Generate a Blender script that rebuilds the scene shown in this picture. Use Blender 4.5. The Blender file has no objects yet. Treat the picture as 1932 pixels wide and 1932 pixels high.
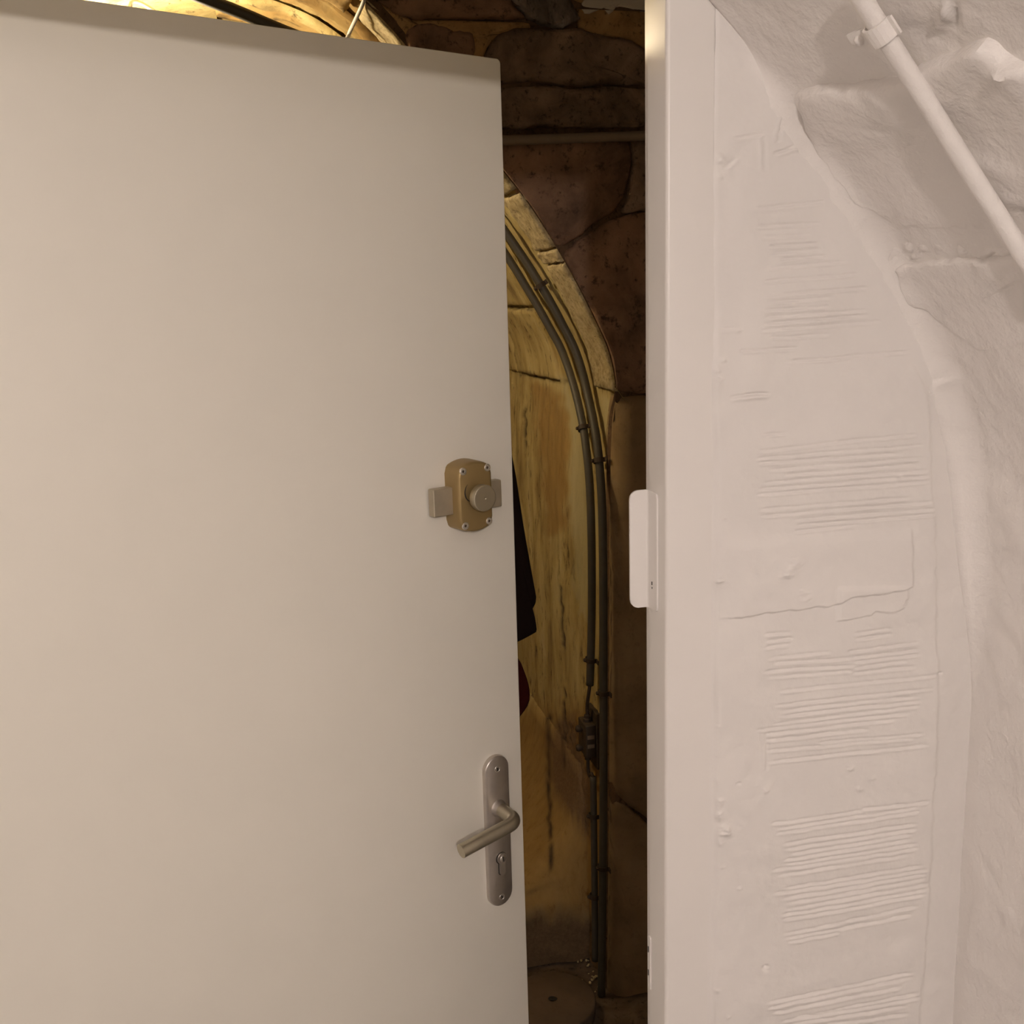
import bpy, bmesh, math, random
import numpy as np
from mathutils import Vector, Matrix

random.seed(7)
sc = bpy.context.scene
COL = sc.collection

# ------------------------------------------------------------------ camera
FPX = 1911.73
PITCH, ROLL, YAW = 0.20308, -0.03008, 0.24514
CAM = np.array([-0.40506, -0.96023, 1.74])
_fw = np.array([math.sin(YAW) * math.cos(PITCH), math.cos(YAW) * math.cos(PITCH), -math.sin(PITCH)])
_r0 = np.array([math.cos(YAW), -math.sin(YAW), 0.0])
_u0 = np.cross(_r0, _fw)
_rt = _r0 * math.cos(ROLL) + _u0 * math.sin(ROLL)
_up = np.cross(_rt, _fw)
cam_d = bpy.data.cameras.new('camera')
cam = bpy.data.objects.new('camera', cam_d)
COL.objects.link(cam)
cam.matrix_world = Matrix(((_rt[0], _up[0], -_fw[0], CAM[0]), (_rt[1], _up[1], -_fw[1], CAM[1]),
                           (_rt[2], _up[2], -_fw[2], CAM[2]), (0, 0, 0, 1)))
cam_d.sensor_fit = 'HORIZONTAL'
cam_d.sensor_width = 36.0
cam_d.lens = 36.0 * FPX / 1932.0
cam_d.clip_start = 0.02
sc.camera = cam

# ------------------------------------------------------------------ world and view
world = bpy.data.worlds.new('world')
sc.world = world
world.use_nodes = True
world.node_tree.nodes['Background'].inputs[0].default_value = (0.0, 0.0, 0.0, 1)
world.node_tree.nodes['Background'].inputs[1].default_value = 0.0
vs = sc.view_settings
sc.display_settings.display_device = 'sRGB'
vs.view_transform = 'Standard'
vs.look = 'None'
vs.gamma = 1.0
vs.use_curve_mapping = False
vs.exposure = 0.0

ROOM_LAMP_AT = (-0.55, -1.95, 2.09)
ROOM_LAMP_POWER = 980.0
ROOM_LAMP_COLOUR = (1.0, 0.89, 0.83)
CELLAR_LAMP_AT = (-0.60, 1.45, 2.27)
CELLAR_LAMP_POWER = 380.0
CELLAR_LAMP_COLOUR = (1.0, 0.81, 0.53)


# ------------------------------------------------------------------ maths helpers
def ray_dirs(px):
    px = np.atleast_2d(np.asarray(px, float))
    return (px[:, 0:1] - 966) / FPX * _rt + (966 - px[:, 1:2]) / FPX * _up + _fw


def project(P):
    d = np.asarray(P, float) - CAM
    z = d @ _fw
    return 966 + FPX * (d @ _rt) / z, 966 - FPX * (d @ _up) / z


def on_plane(px, p0, n):
    d = ray_dirs(px)
    n = np.asarray(n, float)
    t = ((np.asarray(p0, float) - CAM) @ n) / (d @ n)
    return CAM + d * t[:, None]


def _hash(ix, iy, seed):
    h = (ix.astype(np.int64) * 374761393 + iy.astype(np.int64) * 668265263 + seed * 974711) & 0xffffffff
    h = ((h ^ (h >> 13)) * 1274126177) & 0xffffffff
    return ((h ^ (h >> 16)) & 0xffff) / 65535.0


def vnoise(x, y, seed=0):
    x = np.asarray(x, float); y = np.asarray(y, float)
    ix = np.floor(x); iy = np.floor(y)
    fx = x - ix; fy = y - iy
    fx = fx * fx * (3 - 2 * fx); fy = fy * fy * (3 - 2 * fy)
    a = _hash(ix, iy, seed); b = _hash(ix + 1, iy, seed)
    c = _hash(ix, iy + 1, seed); d = _hash(ix + 1, iy + 1, seed)
    return (a * (1 - fx) + b * fx) * (1 - fy) + (c * (1 - fx) + d * fx) * fy - 0.5


def fbm(x, y, oct=4, seed=0, gain=0.5):
    s = 0; a = 1.0
    for k in range(oct):
        s = s + a * vnoise(np.asarray(x) * 2 ** k + 17.3 * k, np.asarray(y) * 2 ** k - 9.1 * k, seed + k)
        a *= gain
    return s


def smooth01(t):
    t = np.clip(t, 0, 1)
    return t * t * (3 - 2 * t)


def resample(pts, n):
    pts = np.asarray(pts, float)
    d = np.concatenate([[0], np.cumsum(np.linalg.norm(np.diff(pts, axis=0), axis=1))])
    t = np.linspace(0, d[-1], n)
    return np.stack([np.interp(t, d, pts[:, k]) for k in range(pts.shape[1])], -1)


def chaikin(pts, it=2, closed=True):
    pts = np.asarray(pts, float)
    for _ in range(it):
        nx = np.roll(pts, -1, 0) if closed else pts[1:]
        p = pts if closed else pts[:-1]
        q = np.empty((2 * len(p), pts.shape[1]))
        q[0::2] = 0.75 * p + 0.25 * nx
        q[1::2] = 0.25 * p + 0.75 * nx
        if not closed:
            q = np.vstack([pts[:1], q, pts[-1:]])
        pts = q
    return pts


# ------------------------------------------------------------------ object helpers
def tag(o, label=None, cat=None, group=None, kind=None):
    if label: o['label'] = label
    if cat: o['category'] = cat
    if group: o['group'] = group
    if kind: o['kind'] = kind
    return o


def link(name, me, mat=None, parent=None, smooth=False):
    o = bpy.data.objects.new(name, me)
    COL.objects.link(o)
    if mat is not None:
        me.materials.append(mat)
    if smooth:
        me.polygons.foreach_set('use_smooth', [True] * len(me.polygons))
    if parent is not None:
        o.parent = parent
    return o


def mesh(name, v, f, mat=None, parent=None, smooth=True):
    me = bpy.data.meshes.new(name)
    me.from_pydata([tuple(map(float, p)) for p in v], [], [tuple(map(int, q)) for q in f])
    me.update()
    return link(name, me, mat, parent, smooth)


def grid_mesh(name, P, mat=None, parent=None, smooth=True, attr=None, flip=False, keep=None):
    """P is (n, m, 3); quads between neighbours, fast path for large grids."""
    n, m = P.shape[:2]
    idx = np.arange(n * m).reshape(n, m)
    q = np.stack([idx[:-1, :-1], idx[:-1, 1:], idx[1:, 1:], idx[1:, :-1]], -1).reshape(-1, 4)
    if flip: q = q[:, ::-1]
    if keep is not None: q = q[keep.reshape(-1)]
    me = bpy.data.meshes.new(name)
    me.vertices.add(n * m)
    me.vertices.foreach_set('co', np.ascontiguousarray(P, dtype=np.float32).reshape(-1))
    me.loops.add(len(q) * 4)
    me.loops.foreach_set('vertex_index', np.ascontiguousarray(q, dtype=np.int32).reshape(-1))
    me.polygons.add(len(q))
    me.polygons.foreach_set('loop_start', np.arange(0, len(q) * 4, 4, dtype=np.int32))
    me.update(calc_edges=True)
    if attr is not None:
        for nm, arr in attr.items():
            a = me.attributes.new(nm, 'FLOAT', 'POINT')
            a.data.foreach_set('value', np.ascontiguousarray(arr, dtype=np.float32).reshape(-1))
    return link(name, me, mat, parent, smooth)


def empty(name, loc=(0, 0, 0), rz=0.0):
    o = bpy.data.objects.new(name, None)
    COL.objects.link(o)
    o.location = loc
    o.rotation_euler = (0, 0, rz)
    o.empty_display_size = 0.05
    return o


def from_bm(name, bm, mat, parent=None, smooth=False):
    me = bpy.data.meshes.new(name)
    bmesh.ops.recalc_face_normals(bm, faces=bm.faces)
    bm.to_mesh(me); bm.free()
    return link(name, me, mat, parent, smooth)


def add_box(bm, lo, hi, bevel=0.0, seg=2):
    lo = Vector(lo); hi = Vector(hi)
    r = bmesh.ops.create_cube(bm, size=1.0)
    for v in r['verts']:
        v.co = Vector(((v.co.x + .5) * (hi.x - lo.x) + lo.x, (v.co.y + .5) * (hi.y - lo.y) + lo.y, (v.co.z + .5) * (hi.z - lo.z) + lo.z))
    if bevel > 0:
        es = list({e for v in r['verts'] for e in v.link_edges})
        bmesh.ops.bevel(bm, geom=es, offset=bevel, segments=seg, profile=0.5, affect='EDGES')


def box(name, lo, hi, mat, parent=None, bevel=0.0, seg=2, smooth=False):
    bm = bmesh.new()
    add_box(bm, lo, hi, bevel, seg)
    return from_bm(name, bm, mat, parent, smooth)


def tube_data(path, r, n=12, caps=True):
    path = np.asarray(path, float)
    k = len(path)
    rr = np.full(k, r) if np.isscalar(r) else np.asarray(r, float)
    T = np.gradient(path, axis=0)
    T /= np.linalg.norm(T, axis=1)[:, None] + 1e-12
    a = np.array([0, 0, 1.0]) if abs(T[0][2]) < .9 else np.array([1.0, 0, 0])
    u = np.cross(a, T[0]); u /= np.linalg.norm(u)
    V = []
    for i in range(k):
        u = u - T[i] * (u @ T[i]); u /= np.linalg.norm(u)
        w = np.cross(T[i], u)
        for j in range(n):
            th = 2 * math.pi * j / n
            V.append(path[i] + rr[i] * (math.cos(th) * u + math.sin(th) * w))
    F = []
    for i in range(k - 1):
        for j in range(n):
            F.append((i * n + j, i * n + (j + 1) % n, (i + 1) * n + (j + 1) % n, (i + 1) * n + j))
    if caps:
        F.append(tuple(range(n - 1, -1, -1)))
        F.append(tuple((k - 1) * n + j for j in range(n)))
    return V, F


def tube(name, path, r, mat, parent=None, n=12):
    V, F = tube_data(path, r, n)
    return mesh(name, V, F, mat, parent, True)


def lathe_data(prof, origin, axis, n=32):
    """prof: list of (radius, height along axis)."""
    ax = Vector(axis).normalized()
    a = Vector((0, 0, 1)) if abs(ax.z) < .9 else Vector((1, 0, 0))
    u = a.cross(ax).normalized(); w = ax.cross(u)
    o = Vector(origin)
    V, F = [], []
    for (r, h) in prof:
        for j in range(n):
            th = 2 * math.pi * j / n
            V.append(o + ax * h + u * (r * math.cos(th)) + w * (r * math.sin(th)))
    for i in range(len(prof) - 1):
        for j in range(n):
            F.append((i * n + j, i * n + (j + 1) % n, (i + 1) * n + (j + 1) % n, (i + 1) * n + j))
    return V, F


def lathe(name, prof, origin, axis, mat, parent=None, n=32, smooth=True):
    V, F = lathe_data(prof, origin, axis, n)
    return mesh(name, V, F, mat, parent, smooth)


def sharp(o, angle=40):
    """keep crisp edges on a smooth-shaded mesh"""
    bm = bmesh.new(); bm.from_mesh(o.data)
    lim = math.radians(angle)
    for e in bm.edges:
        if len(e.link_faces) == 2 and e.calc_face_angle(0) > lim:
            e.smooth = False
    bm.to_mesh(o.data); bm.free()
    return o


# ------------------------------------------------------------------ materials
def new_mat(name):
    m = bpy.data.materials.new(name)
    m.use_nodes = True
    nt = m.node_tree
    return m, nt, nt.nodes['Principled BSDF']


def nd(nt, kind, **kw):
    n = nt.nodes.new(kind)
    for k, v in kw.items():
        if k in n.inputs: n.inputs[k].default_value = v
        else: setattr(n, k, v)
    return n


def obj_coords(nt, scale=(1, 1, 1)):
    tc = nd(nt, 'ShaderNodeNewGeometry')
    mp = nd(nt, 'ShaderNodeMapping')
    mp.inputs['Scale'].default_value = scale
    nt.links.new(tc.outputs['Position'], mp.inputs['Vector'])
    return mp.outputs['Vector']


def noise(nt, vec, scale, detail=6, rough=0.55, dist=0.0):
    n = nd(nt, 'ShaderNodeTexNoise')
    n.inputs['Scale'].default_value = scale
    n.inputs['Detail'].default_value = detail
    n.inputs['Roughness'].default_value = rough
    n.inputs['Distortion'].default_value = dist
    nt.links.new(vec, n.inputs['Vector'])
    return n.outputs['Fac']


def ramp(nt, fac, stops):
    r = nd(nt, 'ShaderNodeValToRGB')
    e = r.color_ramp.elements
    while len(e) > len(stops): e.remove(e[-1])
    while len(e) < len(stops): e.new(0.5)
    for i, (p, c) in enumerate(stops):
        e[i].position = p
        e[i].color = (c[0], c[1], c[2], 1) if not np.isscalar(c) else (c, c, c, 1)
    nt.links.new(fac, r.inputs['Fac'])
    return r.outputs['Color']


def mix(nt, fac, a, b):
    m = nd(nt, 'ShaderNodeMix', data_type='RGBA')
    for s, v in ((0, fac), (6, a), (7, b)):
        if hasattr(v, 'is_linked') or hasattr(v, 'links'): nt.links.new(v, m.inputs[s])
        else: m.inputs[s].default_value = v if np.isscalar(v) else (v[0], v[1], v[2], 1)
    return m.outputs[2]


def bump(nt, b, height, strength, dist, prev=None):
    n = nd(nt, 'ShaderNodeBump')
    n.inputs['Strength'].default_value = strength
    n.inputs['Distance'].default_value = dist
    nt.links.new(height, n.inputs['Height'])
    if prev is not None: nt.links.new(prev, n.inputs['Normal'])
    nt.links.new(n.outputs['Normal'], b.inputs['Normal'])
    return n.outputs['Normal']


def mat_paint(name, col, rough=0.5, var=0.03, bscale=180, bstr=0.15, bdist=0.001, metallic=0.0, coarse=None):
    m, nt, b = new_mat(name)
    v = obj_coords(nt)
    f = noise(nt, v, 9, 4)
    lo = [c * (1 - var) for c in col]; hi = [min(1, c * (1 + var)) for c in col]
    nt.links.new(ramp(nt, f, [(0.3, lo), (0.7, hi)]), b.inputs['Base Color'])
    b.inputs['Roughness'].default_value = rough
    b.inputs['Metallic'].default_value = metallic
    pr = bump(nt, b, noise(nt, v, bscale, 3), bstr, bdist)
    if coarse:
        bump(nt, b, noise(nt, v, coarse[0], 5), coarse[1], coarse[2], pr)
    return m


def mat_plain(name, col, rough=0.5, metallic=0.0):
    m, nt, b = new_mat(name)
    v = obj_coords(nt)
    f = noise(nt, v, 60, 3)
    nt.links.new(ramp(nt, f, [(0.3, [c * .93 for c in col]), (0.7, [min(1, c * 1.05) for c in col])]), b.inputs['Base Color'])
    b.inputs['Roughness'].default_value = rough
    b.inputs['Metallic'].default_value = metallic
    return m


def mat_stone(name, dark, mid, light, scale=14, pits=60, rough=0.9, stretch=(1, 1, 1), bs=0.6, bd=0.006, pit=0.8):
    m, nt, b = new_mat(name)
    v = obj_coords(nt, stretch)
    f1 = noise(nt, v, scale, 8, 0.62, 0.4)
    c = ramp(nt, f1, [(0.33, dark), (0.5, mid), (0.67, light)])
    f2 = noise(nt, v, pits, 5, 0.7)
    c = mix(nt, ramp(nt, f2, [(0.33, pit), (0.45, 0.0)]), c, [d * .35 for d in dark])
    nt.links.new(c, b.inputs['Base Color'])
    b.inputs['Roughness'].default_value = rough
    p = bump(nt, b, f1, bs, bd)
    bump(nt, b, f2, bs, bd * .35, p)
    return m


def mat_emit(name, col, strength):
    m, nt, b = new_mat(name)
    b.inputs['Base Color'].default_value = (*col, 1)
    b.inputs['Emission Color'].default_value = (*col, 1)
    b.inputs['Emission Strength'].default_value = strength
    return m


M_WHITE = mat_paint('white_wall_paint', (0.80, 0.765, 0.735), 0.6, 0.02, 260, 0.25, 0.0007, coarse=(45, 0.25, 0.0018))
M_VAULTWHITE = mat_paint('white_vault_paint', (0.85, 0.81, 0.775), 0.6, 0.03, 160, 0.4, 0.0014, coarse=(42, 0.55, 0.006))
M_FRAME = mat_paint('white_gloss_frame', (0.80, 0.765, 0.73), 0.33, 0.01, 90, 0.08, 0.0005)
M_DOOR = mat_paint('door_paint', (0.79, 0.755, 0.67), 0.42, 0.012, 420, 0.10, 0.0004)
M_BRONZE = mat_paint('bronze_lacquer', (0.345, 0.245, 0.105), 0.42, 0.05, 700, 0.12, 0.0003, metallic=0.55)
M_STEEL = mat_plain('satin_nickel', (0.50, 0.455, 0.345), 0.34, 0.85)
M_BOLT = mat_plain('dull_zinc', (0.50, 0.445, 0.34), 0.45, 0.75)
M_ALU = mat_plain('satin_aluminium', (0.58, 0.535, 0.49), 0.36, 0.85)
M_SCREW = mat_plain('bright_screw', (0.80, 0.77, 0.72), 0.28, 0.9)
M_BLACK = mat_plain('dark_recess', (0.02, 0.016, 0.012), 0.8)
M_CONDUIT = mat_plain('grey_plastic', (0.082, 0.072, 0.056), 0.55)
M_PIPE = mat_plain('dull_grey_pipe', (0.26, 0.20, 0.145), 0.6)
M_CLIP = mat_plain('rusty_clip', (0.055, 0.035, 0.022), 0.7)
M_BOXBROWN = mat_plain('old_bakelite', (0.06, 0.042, 0.028), 0.55)
M_CORD = mat_plain('white_cord', (0.78, 0.76, 0.72), 0.5)
M_JACKET = mat_plain('black_cloth', (0.012, 0.007, 0.006), 1.0)
M_MAROON = mat_plain('maroon_cloth', (0.040, 0.006, 0.005), 1.0)
for m_ in (M_JACKET, M_MAROON):
    m_.node_tree.nodes['Principled BSDF'].inputs['Specular IOR Level'].default_value = 0.05
M_STONE = mat_stone('brown_sandstone', (0.10, 0.064, 0.041), (0.215, 0.14, 0.092), (0.36, 0.245, 0.17), 9, 60, bs=0.8, bd=0.010)
M_STONE_B = mat_stone('red_brown_sandstone', (0.12, 0.067, 0.041), (0.26, 0.148, 0.09), (0.40, 0.235, 0.15), 7, 45, bs=0.8, bd=0.010)
M_STONE_G = mat_stone('grey_schist', (0.10, 0.075, 0.06), (0.24, 0.19, 0.165), (0.45, 0.39, 0.35), 20, 90, stretch=(1, 1, .5))
M_DARKMORTAR = mat_stone('dark_mortar', (0.075, 0.042, 0.022), (0.14, 0.08, 0.042), (0.22, 0.13, 0.07), 16, 80, bs=0.6, bd=0.005)
M_MORTAR = mat_stone('ochre_mortar', (0.24, 0.135, 0.05), (0.42, 0.25, 0.10), (0.52, 0.33, 0.15), 10, 110, bs=0.5, bd=0.004)
M_PLASTER = mat_stone('brown_plaster', (0.20, 0.13, 0.065), (0.30, 0.20, 0.10), (0.37, 0.26, 0.14), 5, 60, bs=0.3, bd=0.004, pit=0.25)
M_LIME = mat_paint('whitewash_remnant', (0.66, 0.60, 0.52), 0.8, 0.08, 120, 0.4, 0.002)
M_RING = mat_stone('pale_tooled_stone', (0.30, 0.225, 0.12), (0.46, 0.37, 0.21), (0.58, 0.48, 0.29), 55, 160, bs=0.5, bd=0.004)
M_EARTH = mat_stone('earth_floor', (0.07, 0.045, 0.028), (0.12, 0.08, 0.05), (0.17, 0.12, 0.08), 11, 60)
M_DISC = mat_stone('brown_disc', (0.10, 0.067, 0.04), (0.125, 0.083, 0.05), (0.15, 0.10, 0.064), 6, 40, bs=0.15, bd=0.002, pit=0.2)
M_FLOOR = mat_paint('grey_concrete', (0.17, 0.16, 0.147), 0.7, 0.08, 60, 0.3, 0.002)


def mat_vault():
    """limewashed ochre masonry with stains and painted foot shade carried by mesh attributes"""
    m, nt, b = new_mat('limewashed_vault')
    v = obj_coords(nt, (1, 1, 0.30))
    v2 = obj_coords(nt)
    f = noise(nt, v, 14, 8, 0.6, 0.5)
    c = ramp(nt, f, [(0.25, (0.24, 0.165, 0.066)), (0.43, (0.43, 0.325, 0.135)), (0.60, (0.54, 0.435, 0.20)), (0.8, (0.60, 0.52, 0.29))])
    f2 = noise(nt, v, 46, 7, 0.7, 0.3)
    c = mix(nt, ramp(nt, f2, [(0.34, 0.85), (0.44, 0.0)]), c, (0.085, 0.052, 0.02))
    f3 = noise(nt, v2, 110, 4, 0.7)

    def at(nm):
        a = nd(nt, 'ShaderNodeAttribute'); a.attribute_name = nm
        return a.outputs['Fac']
    c = mix(nt, at('pale'), c, (0.50, 0.45, 0.27))
    c = mix(nt, at('ochre'), c, mix(nt, f2, (0.22, 0.12, 0.035), (0.44, 0.27, 0.085)))
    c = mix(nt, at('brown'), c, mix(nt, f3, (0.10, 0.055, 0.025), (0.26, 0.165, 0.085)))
    c = mix(nt, at('crack'), c, (0.045, 0.028, 0.014))
    nt.links.new(c, b.inputs['Base Color'])
    b.inputs['Roughness'].default_value = 0.9
    p = bump(nt, b, f, 0.45, 0.008)
    bump(nt, b, f3, 0.5, 0.0022, p)
    return m


M_VAULT = mat_vault()

# ------------------------------------------------------------------ vault profiles (x, z), floor to crown
CELLAR_PROF = [(0.3547, 0.0), (0.3674, 0.557), (0.3714, 0.963), (0.3765, 1.344), (0.3850, 1.480), (0.3840, 1.560), (0.3688, 1.632),
               (0.3447, 1.682), (0.3150, 1.743), (0.2810, 1.805), (0.2568, 1.847), (0.2283, 1.892), (0.2002, 1.934),
               (0.1749, 1.968), (0.11, 2.045), (0.03, 2.145), (-0.0587, 2.258), (-0.0910, 2.292), (-0.1306, 2.330), (-0.19, 2.372),
               (-0.26, 2.404), (-0.34, 2.424), (-0.42, 2.430)]
ROOM_PROF = [(0.392, 0.0), (0.392, 1.00), (0.391, 1.30), (0.384, 1.471), (0.362, 1.575), (0.312, 1.685), (0.258, 1.772), (0.206, 1.838),
             (0.131, 1.928), (0.044, 2.017), (-0.10, 2.15), (-0.30, 2.29), (-0.55, 2.39), (-0.80, 2.42)]


class Vault:
    def __init__(s, prof, ylo, yhi):
        p = chaikin(prof, 2, closed=False)
        d = np.concatenate([[0], np.cumsum(np.linalg.norm(np.diff(p, axis=0), axis=1))])
        s.p, s.d, s.L = p, d, d[-1]
        s.ylo, s.yhi = ylo, yhi
        s.crown = p[-1, 1]

    def xz(s, q):
        return np.interp(q, s.d, s.p[:, 0]), np.interp(q, s.d, s.p[:, 1])

    def normal(s, q):
        x0, z0 = s.xz(np.clip(q - .02, 0, s.L)); x1, z1 = s.xz(np.clip(q + .02, 0, s.L))
        tx, tz = x1 - x0, z1 - z0
        l = np.hypot(tx, tz)
        return -tz / l, tx / l          # towards the inside of the vault

    def X(s, z):
        return np.interp(z, s.p[:, 1], s.p[:, 0])

    def s_of_z(s, z):
        return np.interp(z, s.p[:, 1], s.d)

    def pos(s, q, y, h=0.0):
        q = np.asarray(q, float)
        x, z = s.xz(q); nx, nz = s.normal(q)
        return np.stack([x + nx * h, np.asarray(y, float) + 0 * x, z + nz * h], -1)

    def inner(s, h):
        """the same vault moved inwards by h"""
        q = np.linspace(0, s.L, 160)
        x, z = s.xz(q); nx, nz = s.normal(q)
        o = Vault.__new__(Vault)
        p = np.stack([x + nx * h, z + nz * h], -1)
        p = p[np.concatenate([[True], np.diff(np.maximum.accumulate(p[:, 1])) > 1e-6])]
        o.p = p; o.d = np.concatenate([[0], np.cumsum(np.linalg.norm(np.diff(p, axis=0), axis=1))]); o.L = o.d[-1]
        o.ylo, o.yhi, o.crown = s.ylo, s.yhi, p[-1, 1]
        return o

    def hit(s, px):
        """first crossing of the camera rays with the vault surface -> (s, y)"""
        D = ray_dirs(px)
        out = []
        for d in D:
            ta = (s.ylo - CAM[1]) / d[1]; tb = (s.yhi - CAM[1]) / d[1]
            t = np.linspace(max(0.05, min(ta, tb)), max(ta, tb), 2400)
            P = CAM + d * t[:, None]
            ins = (P[:, 0] >= s.X(P[:, 2])) | (P[:, 2] >= s.crown)
            k = int(np.argmax(ins)) if ins.any() else len(t) - 1
            out.append((float(s.s_of_z(P[k, 2])), float(P[k, 1])))
        return np.array(out)


VC = Vault(CELLAR_PROF, 1.2, 3.4)
VR = Vault(ROOM_PROF, -0.9, 0.0)
F_Y = 1.2                          # plane of the dark stone wall beyond the door


# ------------------------------------------------------------------ stones
def fan_stone(name, centre, outline, to3d, thick, mat, parent, rings=(1.0, 0.97, 0.90, 0.78, 0.55, 0.28), rough=0.004, seed=0, sink=0.03, ns=26):
    """a rough stone: 2-D outline (any parameter plane) carried to a surface by to3d(pts2, h)"""
    o = np.asarray(outline, float); c = np.asarray(centre, float)
    n = len(o)
    V = []
    R = list(rings)
    V.append(to3d(o, np.full(n, -sink)))
    prof = [0.0, 0.45, 0.8, 1.0, 1.04, 1.06] + [1.06] * 6
    for k, r in enumerate(R):
        pts = c + (o - c) * r
        if k == 0:
            h = np.zeros(n)
        else:
            P3 = to3d(pts, np.zeros(n))
            nz = fbm(P3[:, 0] * ns + P3[:, 1] * ns * .7, P3[:, 2] * ns + P3[:, 1] * ns * .5, 4, seed)
            h = thick * prof[k] + rough * nz * (1 if k > 1 else .6)
        V.append(to3d(pts, h))
    P3 = to3d(c[None, :], np.array([thick * 1.06]))
    V.append(P3)
    V = np.vstack(V)
    F = []
    for k in range(len(R)):
        for j in range(n):
            F.append((k * n + j, k * n + (j + 1) % n, (k + 1) * n + (j + 1) % n, (k + 1) * n + j))
    last = len(R) * n
    for j in range(n):
        F.append((last + j, last + (j + 1) % n, len(V) - 1))
    ob = mesh(name, V, F, mat, parent, True)
    bm = bmesh.new(); bm.from_mesh(ob.data)
    bmesh.ops.recalc_face_normals(bm, faces=bm.faces)
    bm.to_mesh(ob.data); bm.free()
    return ob


def rough_outline(poly, n=44, jit=0.0, seed=0, it=2):
    p = chaikin(poly, it, True)
    p = resample(np.vstack([p, p[:1]]), n + 1)[:-1]
    if jit:
        a = np.arange(n)
        c = p.mean(0)
        k = 1 + jit * fbm(a * .7, a * 0 + seed * 3.1, 3, seed)
        p = c + (p - c) * k[:, None]
    return p


def patch_stone(name, V, s0, s1, y0, y1, thick, mat, parent, ns=10, ny=10, rough=0.003, seed=0, bevel=0.006, attr=None, freq=(30, 30)):
    """dressed stone lying on a vault: a curved slab with rounded arrises"""
    a = np.linspace(0, 1, ns); b = np.linspace(0, 1, ny)
    e = bevel
    ss = np.concatenate([[s0], s0 + e * np.array([0.3]), np.linspace(s0 + e, s1 - e, ns), [s1 - e * .3], [s1]])
    yy = np.concatenate([[y0], [y0 + e * .3], np.linspace(y0 + e, y1 - e, ny), [y1 - e * .3], [y1]])
    S, Y = np.meshgrid(ss, yy, indexing='ij')
    S = S + 0.004 * fbm(Y * 22, S * 4, 3, seed) ; Y = Y + 0.004 * fbm(S * 22, Y * 4, 3, seed + 5)
    def edge(q, q0, q1):
        d = np.minimum(q - q0, q1 - q)
        return np.sqrt(np.clip(1 - (1 - np.clip(d / e, 0, 1)) ** 2, 0, 1))
    SS, YY = np.meshgrid(ss, yy, indexing='ij')
    k = np.minimum(edge(SS, s0, s1), edge(YY, y0, y1))
    H = -0.006 + (thick + 0.006) * k + rough * fbm(S * freq[0], Y * freq[1], 4, seed) * k
    P = V.pos(S.ravel(), Y.ravel(), H.ravel()).reshape(S.shape + (3,))
    at = None
    if attr is not None:
        at = attr(P, S, Y)
    return grid_mesh(name, P, mat, parent, True, at)


# ================================================================== THE WHITE ROOM
TREV = 0.049           # depth of the door reveal
# --- front wall beside the door: combed plaster pier, real relief
GROOVES = []


def comb(o, sc_, rows):
    for (x0, y0, x1, y1) in rows:
        GROOVES.append((o[0] + x0 / sc_, o[1] + y0 / sc_, o[0] + x1 / sc_, o[1] + y1 / sc_))


comb((1320, 350), 3.157, [(340, 242, 715, 222), (380, 306, 655, 290), (420, 358, 705, 345), (430, 402, 712, 378), (480, 440, 745, 418),
     (392, 490, 875, 452), (380, 568, 935, 527), (380, 657, 1000, 606), (400, 692, 780, 668), (380, 743, 760, 717), (400, 782, 985, 742),
     (380, 820, 1000, 773), (365, 860, 1070, 806), (240, 982, 570, 965), (520, 1047, 1250, 985), (420, 905, 760, 885)])
comb((1320, 780), 3.157, [(360, 122, 500, 112), (340, 218, 1280, 120), (330, 264, 1310, 186), (340, 292, 1180, 234), (410, 330, 1310, 262),
     (500, 362, 1290, 300), (375, 407, 1350, 335), (350, 446, 1355, 366), (340, 476, 1345, 400), (345, 567, 1255, 494), (350, 606, 1390, 520),
     (560, 630, 1390, 560), (560, 664, 1395, 595), (560, 694, 940, 656)])
comb((1320, 1180), 3.157, [(380, 48, 525, 38), (390, 84, 545, 70), (380, 124, 525, 106), (905, 40, 1130, 18), (915, 70, 1130, 48),
     (875, 148, 1290, 98), (400, 188, 775, 150), (905, 184, 1295, 140), (440, 218, 890, 186), (905, 210, 1290, 165), (370, 266, 930, 226), (900, 246, 1220, 204),
     (400, 300, 900, 262), (900, 275, 1265, 238), (470, 384, 1410, 284), (450, 468, 1370, 366), (480, 498, 1290, 412), (470, 530, 1300, 440), (430, 578, 1290, 470), (340, 612, 1235, 512),
     (378, 640, 1150, 550), (380, 676, 990, 610), (700, 692, 1310, 636), (400, 734, 1260, 660), (400, 802, 1340, 700)])
comb((1320, 1480), 3.157, [(420, 217, 960, 150), (960, 136, 1355, 90), (450, 250, 1290, 128), (450, 278, 1040, 190), (1040, 190, 1290, 150), (490, 342, 1275, 226), (500, 372, 1275, 256),
     (540, 402, 1245, 288), (500, 440, 1240, 318), (490, 470, 1275, 346), (430, 500, 1285, 370), (460, 532, 1245, 408), (500, 610, 1310, 474), (440, 640, 1355, 496),
     (490, 668, 1335, 524), (500, 700, 1330, 552), (500, 734, 1355, 580), (490, 766, 1335, 618), (490, 796, 1325, 642), (490, 880, 1280, 714), (500, 905, 1245, 765), (520, 925, 820, 862),
     (390, 1284, 1255, 1112), (400, 1312, 1255, 1138), (430, 1342, 1190, 1190), (570, 1372, 1300, 1228), (480, 1396, 1300, 1256), (470, 1424, 1210, 1306), (560, 1440, 1230, 1350)])


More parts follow.
